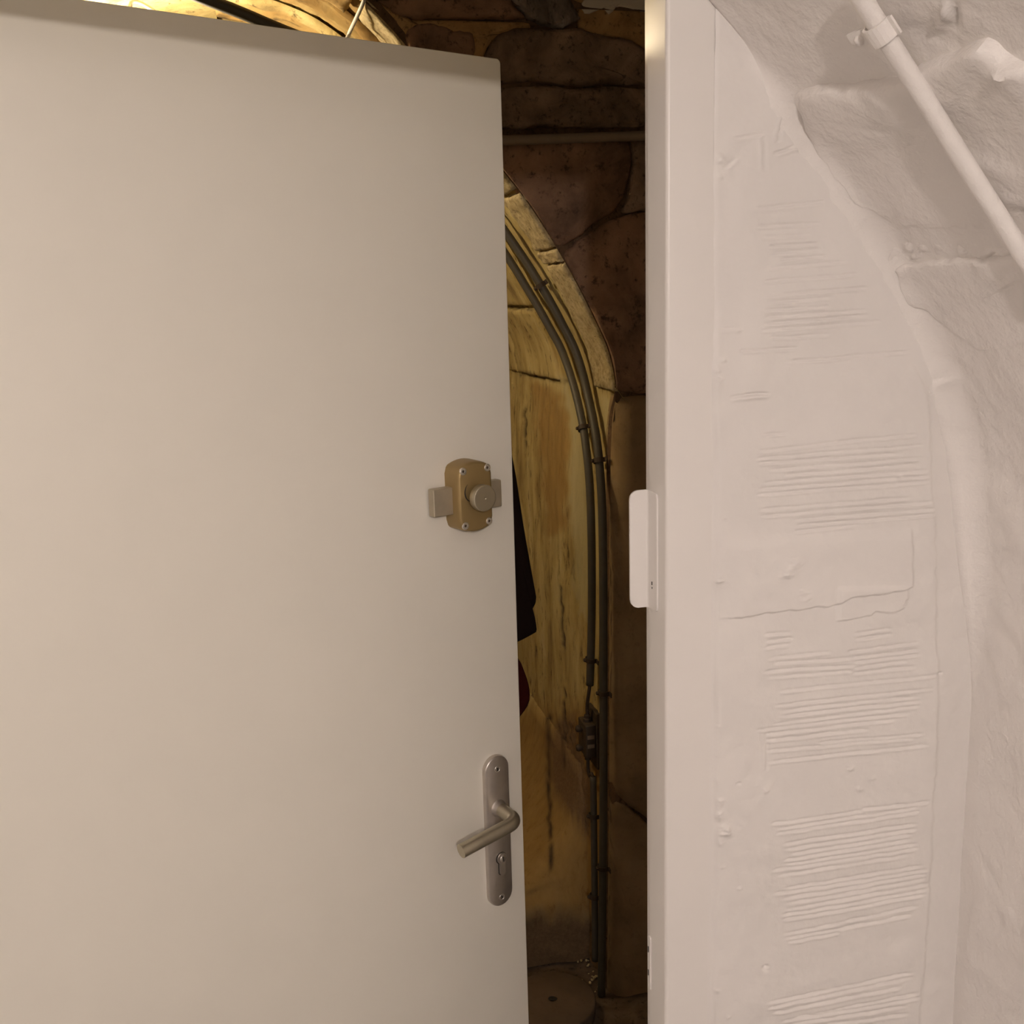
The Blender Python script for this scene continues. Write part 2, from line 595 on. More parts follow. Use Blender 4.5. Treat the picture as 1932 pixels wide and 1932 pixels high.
def front_relief(X, Z):
    """height (towards the room) of the plaster, metres"""
    P = np.stack([X, 0 * X, Z], -1)
    u, v = project(P)
    h = 0.0014 + 0.0022 * fbm(X * 14, Z * 14, 3, 3) + 0.0011 * fbm(X * 60, Z * 60, 3, 11)
    mod = 0.65 + 0.9 * fbm(u / 26, v / 9, 3, 21)
    for i, (x0, y0, x1, y1) in enumerate(GROOVES):
        sel = (v > min(y0, y1) - 16) & (v < max(y0, y1) + 16)
        if not sel.any(): continue
        uu = u[sel]; vv = v[sel]
        t = (uu - x0) / (x1 - x0)
        yc = y0 + (y1 - y0) * t + 1.6 * fbm(uu / 60, uu * 0 + i * 7.7, 2, i)
        d = vv - yc
        w = smooth01((t + .02) / .07) * smooth01((1.02 - t) / .07)
        h[sel] += (-0.0026 * np.exp(-(d / 2.1) ** 2) + 0.0012 * np.exp(-((d - 4.6) / 2.2) ** 2)) * w * np.clip(mod[sel], .25, 1.3)
    # thick smooth skim patch in the middle of the pier
    right = 1717 + 3 * fbm(v / 30, v * 0, 2, 31)
    low = np.interp(u, [1395, 1430, 1520, 1572, 1596, 1650, 1718], [1166, 1158, 1146, 1141, 1127, 1120, 1108]) + 3 * fbm(u / 14, u * 0, 3, 33)
    top = np.interp(u, [1390, 1500, 1600, 1718], [1012, 1000, 996, 990])
    m = smooth01((right - u) / 3) * smooth01((low - v) / 3.5) * smooth01((v - top) / 26) * smooth01((u - 1345) / 60)
    h += 0.0032 * m
    low2 = np.interp(u, [1575, 1600, 1640, 1646, 1680, 1700, 1710], [1171, 1168, 1160, 1154, 1156, 1148, 1120]) + 2 * fbm(u / 9, u * 0, 3, 35)
    m2 = smooth01((1710 - u) / 5) * smooth01((low2 - v) / 3) * smooth01((u - 1572) / 8) * smooth01((v - 1100) / 12)
    h += 0.0022 * m2
    # plaster thickens into a pad on the right of the comb marks, then falls away towards the corner
    edge = np.interp(v, [380, 560, 720, 760, 900, 1010, 1180, 1300, 1600, 1932], [1590, 1660, 1740, 1757, 1757, 1766, 1768, 1772, 1760, 1735])
    h += 0.0026 * smooth01((edge + 4 * fbm(v / 20, v * 0, 3, 41) - u) / 7) * smooth01((v - 650) / 80)
    h -= 0.006 * smooth01((u - 1745) / 95) * smooth01((v - 420) / 400)
    # step in the plaster seen at left-top, lumps beside the frame
    for (a, b_, r, amp) in [(1358, 300, 9, .002), (1357, 335, 5, .002), (1352, 720, 8, .002), (1350, 700, 6, .0015), (1348, 780, 5, .0012), (1362, 680, 5, .0015),
                            (1353, 1095, 10, .0022), (1342, 1110, 7, .0018), (1356, 1510, 6, .0028), (1352, 1535, 8, .0034), (1366, 1565, 10, .004), (1356, 1585, 6, .003), (1442, 1822, 6, -.0025),
                            (1441, 1487, 5, .0018), (1391, 1475, 3, -.002), (1353, 1368, 3, .0014), (1349, 1422, 4, .0014), (1348, 1470, 6, .0016),
                            (1600, 1447, 7, .0018), (1642, 1465, 5, .0014), (1618, 1486, 5, .0014), (1480, 1080, 12, .002), (1495, 1060, 12, .0018), (1510, 1120, 14, .0016),
                            (1440, 590, 6, .0008), (1392, 620, 5, .0012), (1365, 980, 2.2, -.003), (1772, 1270, 2.5, -.003), (1395, 1557, 3, -.0016), (1393, 1672, 3, .0016), (1361, 1633, 3, .0014),
                            (1350, 1865, 5, .0016), (1370, 1912, 5, .0018), (1247, 715, 2, -.001), (1330, 72, 6, .0014), (1695, 900, 4, .002), (1690, 897, 4, .002)]:
        h += amp * np.exp(-(((u - a) ** 2 + (v - b_) ** 2) / r ** 2)) * (1 + 1.6 * fbm(u / 5, v / 5, 2, int(a)))
    # vertical arris where the rough plaster starts
    ar = 1347 + 4 * fbm(v / 40, v * 0, 3, 51)
    h += 0.0010 * smooth01((u - ar) / 5) * (0.6 + 0.8 * fbm(v / 70, v * 0, 2, 53))
    # stone corner showing through at the upper left of the vault line
    for (x0, y0, x1, y1, dep) in [(1484, 205, 1466, 268, .0035), (1438, 258, 1443, 322, .002), (1462, 290, 1502, 277, .0028), (1366, 318, 1388, 300, .0014),
                                  (1385, 262, 1440, 252, .0012), (1425, 393, 1552, 380, .0016), (1378, 748, 1446, 742, .0022), (1402, 745, 1440, 741, .002), (1444, 1380, 1443, 1450, .0016),
                                  (1360, 622, 1400, 618, .001), (1750, 728, 1755, 745, .002)]:
        L = math.hypot(x1 - x0, y1 - y0)
        tx, ty = (x1 - x0) / L, (y1 - y0) / L
        t = (u - x0) * tx + (v - y0) * ty
        d = -(u - x0) * ty + (v - y0) * tx + 2.2 * fbm(t / 9, t * 0, 2, int(x0))
        h += (-dep * np.exp(-(d / 2.3) ** 2) + .5 * dep * np.exp(-((d - 6) / 4) ** 2)) * smooth01((t + 4) / 8) * smooth01((L + 4 - t) / 8)
    h = np.maximum(h, np.where(u < 1368, .0003, -1))
    return h * smooth01((u - 1343) / (10 + 8 * fbm(v / 60, v * 0, 2, 57)))


def build_front_wall():
    xs = np.concatenate([np.linspace(0.0496, 0.40, 150), np.linspace(0.42, 0.9, 6)])
    zs = np.concatenate([np.linspace(0, 0.58, 12)[:-1], np.arange(0.58, 2.075, 0.00112), np.linspace(2.08, 2.6, 8)])
    X, Z = np.meshgrid(xs, zs, indexing='xy')
    H = front_relief(X, Z)
    P = np.stack([X, -H + .0003, Z], -1)
    w = grid_mesh('wall_front', P, M_WHITE, None, True)
    tag(w, 'white plastered pier with comb marks to the right of the door frame', 'wall', kind='structure')
    bm = bmesh.new()
    add_box(bm, (0.0485, 0.012, 0), (0.95, 0.10, 2.65))
    add_box(bm, (-2.0, 0.0008, 0), (-0.8785, 0.10, 2.65))
    add_box(bm, (-0.8785, 0.0008, 2.068), (0.0485, 0.0945, 2.65))
    b = from_bm('wall_front_core', bm, M_WHITE, w)
    b['kind'] = 'structure'
    return w


build_front_wall()

# --- right flank and vault of the white room (its left half is a plain mirror, behind the camera's view)
SEAM = VR.s_of_z(1.98)


def vault_relief(S, Y, seed=60):
    h = 0.005 * fbm(S * 8, Y * 8, 3, seed) + 0.0028 * fbm(S * 30, Y * 30, 4, seed + 4)
    # plaster run round into the front wall: concave fillet
    r = 0.030
    d = np.clip(-Y, 0, r)
    h = h * smooth01((-Y) / .03) + (r - np.sqrt(np.clip(r * r - (r - d) ** 2, 0, None))) * smooth01((S - 1.25) / .25) * smooth01((SEAM - S) / .08)
    h = h - .09 * smooth01((S - SEAM) / .02) * smooth01(Y / .004)
    S = np.asarray(S, float); Y = np.asarray(Y, float)
    P = VR.pos(S.ravel(), np.minimum(Y, 0).ravel(), np.zeros(S.size))
    near = P[:, 1] > -.58
    u, v = project(np.where(near[:, None], P, [0.3, 0, 1.5]))
    g = np.zeros(S.size)
    for (cx, cy, rx, ry, am) in [(1788, 22, 8, 20, .008), (1772, 46, 7, 12, .006), (1800, 30, 5, 24, -.004), (1905, 122, 30, 8, .006), (1880, 118, 16, 5, -.004), (1848, 279, 5, 5, -.004), (1834, 262, 16, 5, -.003),
                                 (1810, 176, 12, 5, -.004), (1798, 155, 14, 6, -.003), (1860, 310, 12, 14, .004), (1888, 360, 8, 7, -.005), (1905, 380, 12, 16, .005), (1930, 400, 9, 8, -.005), (1905, 500, 24, 9, .003), (1900, 540, 8, 6, -.004),
                                 (1545, 204, 12, 4, .003), (1470, 180, 14, 5, .002), (1340, 40, 30, 60, .001), (1800, 715, 12, 8, .004), (1790, 700, 7, 4, -.003), (1745, 590, 9, 6, .002), (1700, 405, 8, 6, .003), (1710, 420, 6, 5, .003), (1840, 425, 6, 5, .003)]:
        g += am * np.exp(-((u - cx) / rx) ** 2 - ((v - cy) / ry) ** 2)
    return h + (g * near).reshape(S.shape)


SW = np.concatenate([np.linspace(0, 0.6, 10)[:-1], np.arange(0.6, VR.L - .55, 0.0035), np.linspace(VR.L - .54, VR.L, 12)])
YW = np.concatenate([np.linspace(-4.5, -0.56, 16)[:-1], np.arange(-0.56, 0.012, 0.003), [0.03]])
S2, Y2 = np.meshgrid(SW, YW, indexing='ij')
H2 = vault_relief(S2, Y2)
PV = VR.pos(S2.ravel(), Y2.ravel(), H2.ravel()).reshape(S2.shape + (3,))
w_right = grid_mesh('wall_right', PV, M_VAULTWHITE, None, True)
tag(w_right, 'white painted rough stone vault flank in the right corner', 'wall', kind='structure')


def vr_map(px_pts, h):
    q = VR.hit(px_pts)
    # only the upper ledges stand proud: the stones lean back into the wall towards their lower edge
    return VR.pos(q[:, 0], np.minimum(q[:, 1], 0.0), h)


def lean(top, base, th):
    """map whose projection fades from the top ledge down to nothing at the foot and sides"""
    top = np.asarray(top, float)

    def f(px_pts, h):
        px_pts = np.asarray(px_pts, float)
        yt = np.interp(px_pts[:, 0], top[:, 0], top[:, 1])
        k = smooth01(1.15 - (px_pts[:, 1] - yt) / base)
        side = smooth01((px_pts[:, 0] - 1500) / 40)
        q = VR.hit(px_pts)
        y = np.minimum(q[:, 1], 0.0)
        return VR.pos(q[:, 0], y, vault_relief(q[:, 0], y) + np.where(h < 0, h, h * k * side + .0013))
    return f


TOP2 = [(1500, 172), (1530, 163), (1560, 159), (1600, 163), (1640, 152), (1700, 146), (1722, 132), (1752, 112), (1800, 100), (1842, 76), (1868, 72), (1885, 84), (1905, 108), (1960, 118)]
for k, (poly, th, mp) in enumerate([
        (TOP2 + [(1960, 300), (1950, 400), (1860, 420), (1760, 425), (1690, 420), (1630, 380), (1575, 300), (1530, 230)], .013, lean(TOP2, 150, .02)),
        ([(1700, 497), (1760, 492), (1850, 484), (1960, 470), (1960, 640), (1850, 660), (1790, 620), (1730, 560)], .006, lean([(1690, 497), (1760, 492), (1960, 470)], 120, .006))]):
    o = resample(np.vstack([poly, poly[:1]]), 121)[:-1]
    o = .25 * np.roll(o, 1, 0) + .5 * o + .25 * np.roll(o, -1, 0)
    o[:, 1] += 5 * fbm(o[:, 0] / 14, o[:, 1] / 30, 3, 75 + k)
    so = fan_stone('stone', o.mean(0) + (0, 10), o, mp, th, M_VAULTWHITE, w_right, rough=.006, seed=70 + k, ns=16, sink=0.014,
              rings=(1.0, 0.985, 0.96, 0.92, 0.80, 0.5))
    sharp(so, 48)
# rough mortar in the bed joint between two of the white stones
jp = np.array([(x, y) for y in np.linspace(454, 494, 12) for x in np.linspace(1690, 1945, 60)])
q = VR.hit(jp)
hh = 0.009 * np.abs(fbm(q[:, 0] * 70, q[:, 1] * 55, 4, 81)) * np.sin(np.linspace(0, math.pi, 12)).repeat(60)
J = VR.pos(q[:, 0], np.minimum(q[:, 1], -.002), vault_relief(q[:, 0], np.minimum(q[:, 1], -.002)) + hh - .0015).reshape(12, 60, 3)
grid_mesh('mortar_joint', J, M_VAULTWHITE, w_right, True)

# mirrored left half, end wall, floor of the white room
PVm = VR.pos(*[a.ravel() for a in np.meshgrid(np.linspace(0, VR.L, 40), np.linspace(-4.5, 0.0, 12), indexing='ij')]).reshape(40, 12, 3)
PVm[..., 0] = -1.6 - PVm[..., 0]
tag(grid_mesh('wall_left', PVm, M_VAULTWHITE, None, True, flip=True), 'white painted left flank of the vaulted room', 'wall', kind='structure')
tag(box('wall_rear', (-2.2, -4.6, 0), (0.6, -4.5, 2.7), M_WHITE), 'white rear wall of the vaulted room', 'wall', kind='structure')
tag(box('floor', (-2.2, -4.6, -0.1), (0.95, 0.06, 0.0), M_FLOOR), 'grey concrete floor of the white room', 'floor', kind='structure')

# --- white conduit with its clip on the vault
con_px = [(1612, -28), (1627, 0), (1660, 50), (1694, 103), (1736, 172), (1789, 258), (1842, 342), (1895, 424), (1945, 503), (1985, 570)]
VRi = VR.inner(.017)
q = VRi.hit(con_px)
q[:, 0] = np.polyval(np.polyfit(np.arange(len(q)), q[:, 0], 3), np.arange(len(q)))
q[:, 1] = np.polyval(np.polyfit(np.arange(len(q)), q[:, 1], 3), np.arange(len(q)))
path = resample(VRi.pos(q[:, 0], np.minimum(q[:, 1], -.012), np.zeros(len(q))), 40)
wc = empty('wall_conduit', path[0])
tag(wc, 'white painted cable conduit running down across the rough vault at upper right', 'conduit')
wc_t = tube('tube', path - path[0], 0.0078, M_VAULTWHITE, wc, 14)


def saddle(name, centre, along, outn, r, width, mat, parent, lug=0.018, off=0.0, both=False):
    """saddle clip: half band round the tube, a foot with a screw at one side"""
    a = Vector(along).normalized(); n = Vector(outn); n = (n - a * n.dot(a)).normalized(); s = a.cross(n)
    c = Vector(centre)
    prof = []
    for k in range(11):
        th = math.pi * k / 10
        prof.append(s * (math.cos(th) * r) + n * (math.sin(th) * r))
    base = -off
    pts = [s * (r + lug) + n * base, s * r + n * base] + prof + [-s * r + n * base, -s * (r + (lug if both else lug * .25)) + n * base]
    t = 0.0022
    V = []; F = []
    for k, p in enumerate(pts):
        d = p.normalized() if 1 < k < len(pts) - 2 else n
        for (w_, th_) in ((-width / 2, 0), (width / 2, 0), (width / 2, t), (-width / 2, t)):
            V.append(c + p + a * w_ + d * th_)
    for k in range(len(pts) - 1):
        for j in range(4):
            F.append((4 * k + j, 4 * k + (j + 1) % 4, 4 * k + 4 + (j + 1) % 4, 4 * k + 4 + j))
    F.append((0, 1, 2, 3)); F.append(tuple(4 * (len(pts) - 1) + j for j in (3, 2, 1, 0)))
    ob = mesh(name, V, F, mat, parent, False)
    return ob, c + s * (r + lug * .6) + n * (base + t), n


u_, v_ = project(path)
k = int(np.argmin((u_ - 1662) ** 2 + (v_ - 52) ** 2))
kc = path[k] - path[0]
al = path[k + 1] - path[k - 1]
clip, foot, nn = saddle('saddle_clip', kc, al, np.array([-.6, -.15, -.55]), 0.0098, 0.016, M_VAULTWHITE, wc, 0.022, 0.001)
lathe('screw_head', [(0.0, .0035), (.003, .003), (.0045, 0.0), (.0045, -.002)], foot, nn, M_VAULTWHITE, clip, 14)

# --- the lamp of the white room, hung behind the photographer
def pendant(name, at, ceil_z, label, colour, power, cord_mat, cord_path=None):
    t = empty(name, at)
    tag(t, label, 'lamp')
    A = np.array(at)
    if cord_path is None:
        cord_path = [(0, 0, ceil_z - at[2]), (0, 0, .05)]
    else:
        cord_path = [np.array(p) - A for p in cord_path]
    tube('cord', chaikin(cord_path, 3, False), 0.0042, cord_mat, t, 10)
    lathe('socket', [(.004, .085), (.016, .078), (.018, .05), (.018, .032), (.014, .028)], (0, 0, 0), (0, 0, 1), M_BOXBROWN, t, 20)
    prof = [(.013, .032), (.014, .022), (.022, .006), (.029, -.012), (.030, -.026), (.025, -.042), (.014, -.053), (.0001, -.057)]
    lathe('bulb', prof, (0, 0, 0), (0, 0, 1), mat_emit(name + '_glow', colour, power), t, 20)
    return t


pendant('pendant_lamp', ROOM_LAMP_AT, 2.28, 'bare lit bulb hanging under the white vault', ROOM_LAMP_COLOUR, ROOM_LAMP_POWER, M_CORD)

# ================================================================== DOOR FRAME
trim = empty('trim_1', (0, 0, 0))
tag(trim, 'white painted steel door frame around the opening', 'door frame', kind='structure')


def extrude_profile(name, prof, a, b, axis, mat, parent):
    """prof closed (u, y) polygon; axis 'z': u = x, runs z a->b; axis 'x': u = z, runs x a->b"""
    n = len(prof); V = []
    for t in (a, b):
        for (u, y) in prof:
            V.append((u, y, t) if axis == 'z' else (t, y, u))
    F = [(j, (j + 1) % n, n + (j + 1) % n, n + j) for j in range(n)] + [tuple(range(n)), tuple(range(2 * n - 1, n - 1, -1))]
    ob = mesh(name, V, F, mat, parent, True)
    bm = bmesh.new(); bm.from_mesh(ob.data); bmesh.ops.recalc_face_normals(bm, faces=bm.faces); bm.to_mesh(ob.data); bm.free()
    return sharp(ob, 35)


R = 0.0042
arc = [(R - R * math.sin(t), R - R * math.cos(t)) for t in np.linspace(0, math.pi / 2, 7)]     # (x, y) round the front arris at x=0,y=0
jamb = [(0.052, 0.0)] + arc + [(0.0, TREV - .001), (0.001, TREV), (0.016, TREV), (0.016, 0.095), (0.052, 0.095)]
HEADZ = 2.0212
extrude_profile('jamb', jamb, 0.0, 2.07, 'z', M_FRAME, trim)
jl = [(-0.83 - u, y) for (u, y) in jamb[:-4]] + [(-0.831, .044), (-0.872, .046), (-0.872, .095), (-0.8795, .095)]
extrude_profile('jamb', jl, 0.0, 2.07, 'z', M_FRAME, trim)
hd = [(HEADZ + u, y) for (u, y) in jamb[:-5]] + [(HEADZ + .0085, .044), (HEADZ + .023, .046), (HEADZ + .023, .095), (HEADZ + .0475, .095)]
extrude_profile('head', hd, -0.831, 0.001, 'x', M_FRAME, trim)

# keeper: folded steel plate for the rim lock
kz0, kz1 = 1.4075, 1.539
def rounded_rect(x0, x1, z0, z1, r, corners=(1, 1, 1, 1), n=5):
    pts = []
    for (cx, cz, a0, on) in ((x1 - r, z1 - r, 0, corners[0]), (x0 + r, z1 - r, 90, corners[1]), (x0 + r, z0 + r, 180, corners[2]), (x1 - r, z0 + r, 270, corners[3])):
        if on:
            for k in range(n + 1):
                a = math.radians(a0 + 90 * k / n)
                pts.append((cx + r * math.cos(a), cz + r * math.sin(a)))
        else:
            a = math.radians(a0 + 45)
            pts.append((cx + r * math.sqrt(2) * math.cos(a), cz + r * math.sqrt(2) * math.sin(a)))
    return pts


def slab(name, pts, to3, t, mat, parent, smooth=False):
    n = len(pts)
    V = [to3(p, 0) for p in pts] + [to3(p, t) for p in pts]
    F = [tuple(range(n)), tuple(range(2 * n - 1, n - 1, -1))] + [(j, (j + 1) % n, n + (j + 1) % n, n + j) for j in range(n)]
    ob = mesh(name, V, F, mat, parent, smooth)
    bm = bmesh.new(); bm.from_mesh(ob.data)
    bmesh.ops.recalc_face_normals(bm, faces=bm.faces)
    bm.to_mesh(ob.data); bm.free()
    return ob


bm = bmesh.new()
prof = [(-0.0225, TREV - .0028), (-0.0225, TREV - .0003)]
# folded section in plan: flange across the opening, soft bend, flange along the reveal
bend = [(-0.0005 - .004 + .004 * math.sin(a), TREV - .0048 - .0010 + .004 * math.cos(a) + .0) for a in np.linspace(0, math.pi / 2, 5)]
mid = [(-0.0225, TREV - .0018)] + [(x, y) for (x, y) in bend] + [(-0.0006, 0.0235), (-0.0006, 0.021)]
T = 0.0013
cols = []
for k, (x, y) in enumerate(mid):
    p0 = np.array(mid[max(0, k - 1)]); p1 = np.array(mid[min(len(mid) - 1, k + 1)])
    t = (p1 - p0) / np.linalg.norm(p1 - p0); n_ = np.array([t[1], -t[0]])
    cols.append((np.array([x, y]), n_))
d_acc = [0]
for k in range(1, len(mid)): d_acc.append(d_acc[-1] + math.dist(mid[k], mid[k - 1]))
samples = sorted(set([0, .0008, .002, .004, .006, .009] + d_acc[1:-1] + [d_acc[-1] - .010, d_acc[-1] - .006, d_acc[-1] - .002, d_acc[-1]]))
Vk = []; nz = 14
for s_ in samples:
    k = min(len(mid) - 2, max(0, int(np.searchsorted(d_acc, s_, side='right') - 1)))
    f_ = (s_ - d_acc[k]) / (d_acc[k + 1] - d_acc[k])
    c_ = cols[k][0] * (1 - f_) + cols[k + 1][0] * f_
    n_ = cols[k][1] * (1 - f_) + cols[k + 1][1] * f_; n_ /= np.linalg.norm(n_)
    rr_ = 0.010
    cut = rr_ - math.sqrt(max(0, rr_ ** 2 - (rr_ - min(s_, rr_)) ** 2))
    e_ = d_acc[-1] - s_
    cut = max(cut, .006 - math.sqrt(max(0, .006 ** 2 - (.006 - min(e_, .006)) ** 2)))
    for side in (-1, 1):
        for j in range(nz):
            z = kz0 + cut + (kz1 - kz0 - 2 * cut) * j / (nz - 1)
            Vk.append((c_[0] + n_[0] * T * side, c_[1] + n_[1] * T * side, z))
Fk = []
W2 = 2 * nz
for a in range(len(samples) - 1):
    for j in range(nz - 1):
        Fk.append((a * W2 + j, a * W2 + j + 1, (a + 1) * W2 + j + 1, (a + 1) * W2 + j))
        Fk.append((a * W2 + nz + j + 1, a * W2 + nz + j, (a + 1) * W2 + nz + j, (a + 1) * W2 + nz + j + 1))
    for j in (0, nz - 1):
        Fk.append((a * W2 + j, (a + 1) * W2 + j, (a + 1) * W2 + nz + j, a * W2 + nz + j))
for a in (0, len(samples) - 1):
    for j in range(nz - 1):
        Fk.append((a * W2 + j, a * W2 + nz + j, a * W2 + nz + j + 1, a * W2 + j + 1))
keeper = mesh('keeper_plate', Vk, Fk, M_FRAME, trim, True)
bm2 = bmesh.new(); bm2.from_mesh(keeper.data); bmesh.ops.recalc_face_normals(bm2, faces=bm2.faces); bm2.to_mesh(keeper.data); bm2.free()
sharp(keeper, 50)
bm.free()
# chipped paint spots on the keeper and the latch plate lower down
for (z_, w_, l_) in ((1.4355, .0016, .004), (1.4315, .001, .002)):
    slab('paint_chip', rounded_rect(0.033, 0.033 + w_, z_, z_ + l_, w_ * .4, n=3), lambda p, t: (-0.00195 - t, p[0], p[1]), .0004, M_BLACK, keeper)
sp = slab('strike_plate', rounded_rect(0.043, 0.0498, 0.93, 1.0, .002), lambda p, t: (0.0005 - t, p[0], p[1]), .0020, M_FRAME, trim)
for z_ in (0.978, 0.947):
    slab('worn_edge', rounded_rect(0.0472, 0.0492, z_, z_ + .008, .0008, n=3), lambda p, t: (-0.0015 - t, p[0], p[1]), .0004, M_BLACK, sp)

# ================================================================== DOOR
ANG = 0.38699
DW = 0.83
HX, HY = -0.07182 - DW * math.cos(ANG), 0.36046 - DW * math.sin(ANG)
door = empty('door_1', (HX, HY, 0), ANG)       # local x along the leaf, local -y towards the white room
tag(door, 'plain off-white flush door standing ajar', 'door', kind='structure')
DZ0, DZ1 = 0.012, 2.041


def door_leaf():
    pts = rounded_rect(0.0, DW, DZ0, DZ1, 0.006, (1, 0, 0, 0), 6)
    bm = bmesh.new()
    vs_ = [bm.verts.new((x, 0.0, z)) for (x, z) in pts]
    f = bm.faces.new(vs_)
    r = bmesh.ops.extrude_face_region(bm, geom=[f])
    for v in [g for g in r['geom'] if isinstance(g, bmesh.types.BMVert)]: v.co.y += 0.04
    es = [e for e in bm.edges if abs(e.verts[0].co.y - e.verts[1].co.y) < 1e-6]
    bmesh.ops.bevel(bm, geom=es, offset=0.0016, segments=3, profile=.5, affect='EDGES')
    o = from_bm('leaf', bm, M_DOOR, door, True)
    return sharp(o, 50)


door_leaf()

# --- rim lock
LX, LZ, LD = 0.7472, 1.4962, 0.031
def lock_outline(w, h, crown, n=12):
    """straight sides, bowed top and bottom with rounded shoulders"""
    pts = []
    for s_ in (1, -1):
        xs_ = np.linspace(1, -1, 2 * n + 1) if s_ > 0 else np.linspace(-1, 1, 2 * n + 1)
        for u_ in xs_:
            c_ = 1 - abs(u_) ** 2.0
            r_ = max(0, abs(u_) - .78) / .22
            z_ = h / 2 + crown * c_ - .0085 * (1 - math.sqrt(max(0, 1 - r_ * r_)))
            pts.append((u_ * w / 2, s_ * z_))
    return pts


def lock_case():
    lay = [(0.0, 1.0), (LD * .72, 0.985), (LD - .0042, 0.965), (LD - .0016, 0.935), (LD - .0003, 0.89), (LD, 0.84)]
    base = np.array(lock_outline(0.0545, 0.0780, 0.0080))
    n = len(base); V = []; F = []
    for (h, k) in lay:
        for (x, z) in base:
            dx = x * (1 - (1 - k) * 1.0); dz = z - math.copysign((1 - k) * 0.027, z) * min(1, abs(z) / .02)
            V.append((LX + dx, -h, LZ + dz))
    for i in range(len(lay) - 1):
        for j in range(n):
            F.append((i * n + j, i * n + (j + 1) % n, (i + 1) * n + (j + 1) % n, (i + 1) * n + j))
    F.append(tuple((len(lay) - 1) * n + j for j in range(n)))
    o = mesh('rim_lock', V, F, M_BRONZE, door, True)
    bm = bmesh.new(); bm.from_mesh(o.data); bmesh.ops.remove_doubles(bm, verts=bm.verts, dist=1e-5)
    bmesh.ops.recalc_face_normals(bm, faces=bm.faces); bm.to_mesh(o.data); bm.free()
    return o


lock = lock_case()
lock['label'] = 'bronze lacquered rim lock case with a round thumb turn'
bo = box('bolt', (0.6915, -0.0165, 1.4745), (0.7985, -0.0035, 1.5105), M_BOLT, lock, 0.0012, 2)
bo['label'] = 'dull grey metal bolt drawn back to the left'
# thumb turn: neck and disc with a centre dimple
kn = lathe('thumb_turn', [(.0085, 0.0), (.0085, .006), (.0155, .0068), (.0172, .0082), (.0175, .0102), (.0174, .0168), (.0168, .0186), (.0158, .0190), (.0154, .0190), (.0016, .0190), (.0006, .0180), (.00005, .0178)],
           (0.7484, -LD, 1.4965), (0, -1, 0), M_STEEL, lock, 48)
sharp(kn, 22)
kn['label'] = 'round brushed grey thumb turn'
# crescent slot left of the turn
aa = np.linspace(math.radians(125), math.radians(262), 26)
cpath = [(0.7405 + .0105 * math.cos(a), -LD - .0001, 1.5035 + .0125 * math.sin(a)) for a in aa]
cr = [0.00075 * math.sin(math.pi * (i + .6) / 26.5) + .00015 for i in range(26)]
tube('crescent_slot', cpath, cr, M_BLACK, lock, 8)


def screw(loc, r, parent, cross=True):
    o = lathe('screw', [(r * .98, -0.002), (r, 0.0), (r * .97, .0008), (r * .88, .0013), (r * .52, .0015), (r * .48, .0004), (.00005, .0002)], loc, (0, -1, 0), M_SCREW, parent, 20)
    sharp(o, 30)
    d_ = lathe('socket', [(r * .40, 0.0), (.00005, .0001)], (loc[0], loc[1] - .0005, loc[2]), (0, -1, 0), M_CLIP, o, 6, False)
    return o


for (x, z) in ((.7286, 1.5315), (.7664, 1.5322), (.7290, 1.4604), (.7664, 1.4614)):
    screw((x, -LD + .0003, z), .0050, lock)

# --- lever handle on its long plate
PX = 0.7815
def stadium(w, z0, z1, n=14):
    r = w / 2
    return [(r * math.cos(a), z1 - r + r * math.sin(a)) for a in np.linspace(0, math.pi, n)] + [(r * math.cos(a), z0 + r + r * math.sin(a)) for a in np.linspace(math.pi, 2 * math.pi, n)]


def plate():
    lay = [(0.0, 0.0), (.0055, 0.0), (.0072, .0006), (.0080, .0020)]
    V = []; F = []; n = 0
    for (h, ins) in lay:
        pts = stadium(0.041 - 2 * ins, 0.8835 + ins, 1.1165 - ins)
        n = len(pts)
        V += [(PX + x, -h, z) for (x, z) in pts]
    for i in range(len(lay) - 1):
        for j in range(n):
            F.append((i * n + j, i * n + (j + 1) % n, (i + 1) * n + (j + 1) % n, (i + 1) * n + j))
    F.append(tuple((len(lay) - 1) * n + j for j in range(n)))
    o = mesh('handle_plate', V, F, M_ALU, door, True)
    bm = bmesh.new(); bm.from_mesh(o.data); bmesh.ops.recalc_face_normals(bm, faces=bm.faces); bm.to_mesh(o.data); bm.free()
    return sharp(o, 60)


hp = plate()
hp['label'] = 'long rounded satin metal handle plate'
lev = [(PX, -.0075, 1.0375), (PX, -.016, 1.0372), (PX, -.030, 1.0368), (PX - .0002, -.040, 1.0366), (PX - .0022, -.0465, 1.0362), (PX - .0075, -.0515, 1.0356),
       (PX - .014, -.0530, 1.0348), (PX - .04, -.0528, 1.0316), (PX - .07, -.0525, 1.0280), (PX - .0945, -.0522, 1.0248)]
lev = chaikin(lev, 2, False)
rad = np.full(len(lev), .0097)
o = tube('lever', lev, rad, M_STEEL, hp, 24); sharp(o, 50)
o['label'] = 'round bar lever pointing left'
o = lathe('lever_rose', [(.0128, 0.0), (.0115, .0016), (.0103, .0045), (.0097, .0080)], (PX, -.0078, 1.0375), (0, -1, 0), M_ALU, hp, 32)
for z in (1.0972, 0.8971):
    lathe('screw_recess', [(.0048, -.0006), (.0046, .0004), (.0040, .0002), (.0032, -.0012), (.00005, -.0014)], (PX + .0003, -.0081, z), (0, -1, 0), M_SCREW, hp, 18)
    box('screw_slot', (PX - .0006, -.0092, z - .0024), (PX + .0012, -.0079, z + .0018), M_BLACK, hp)
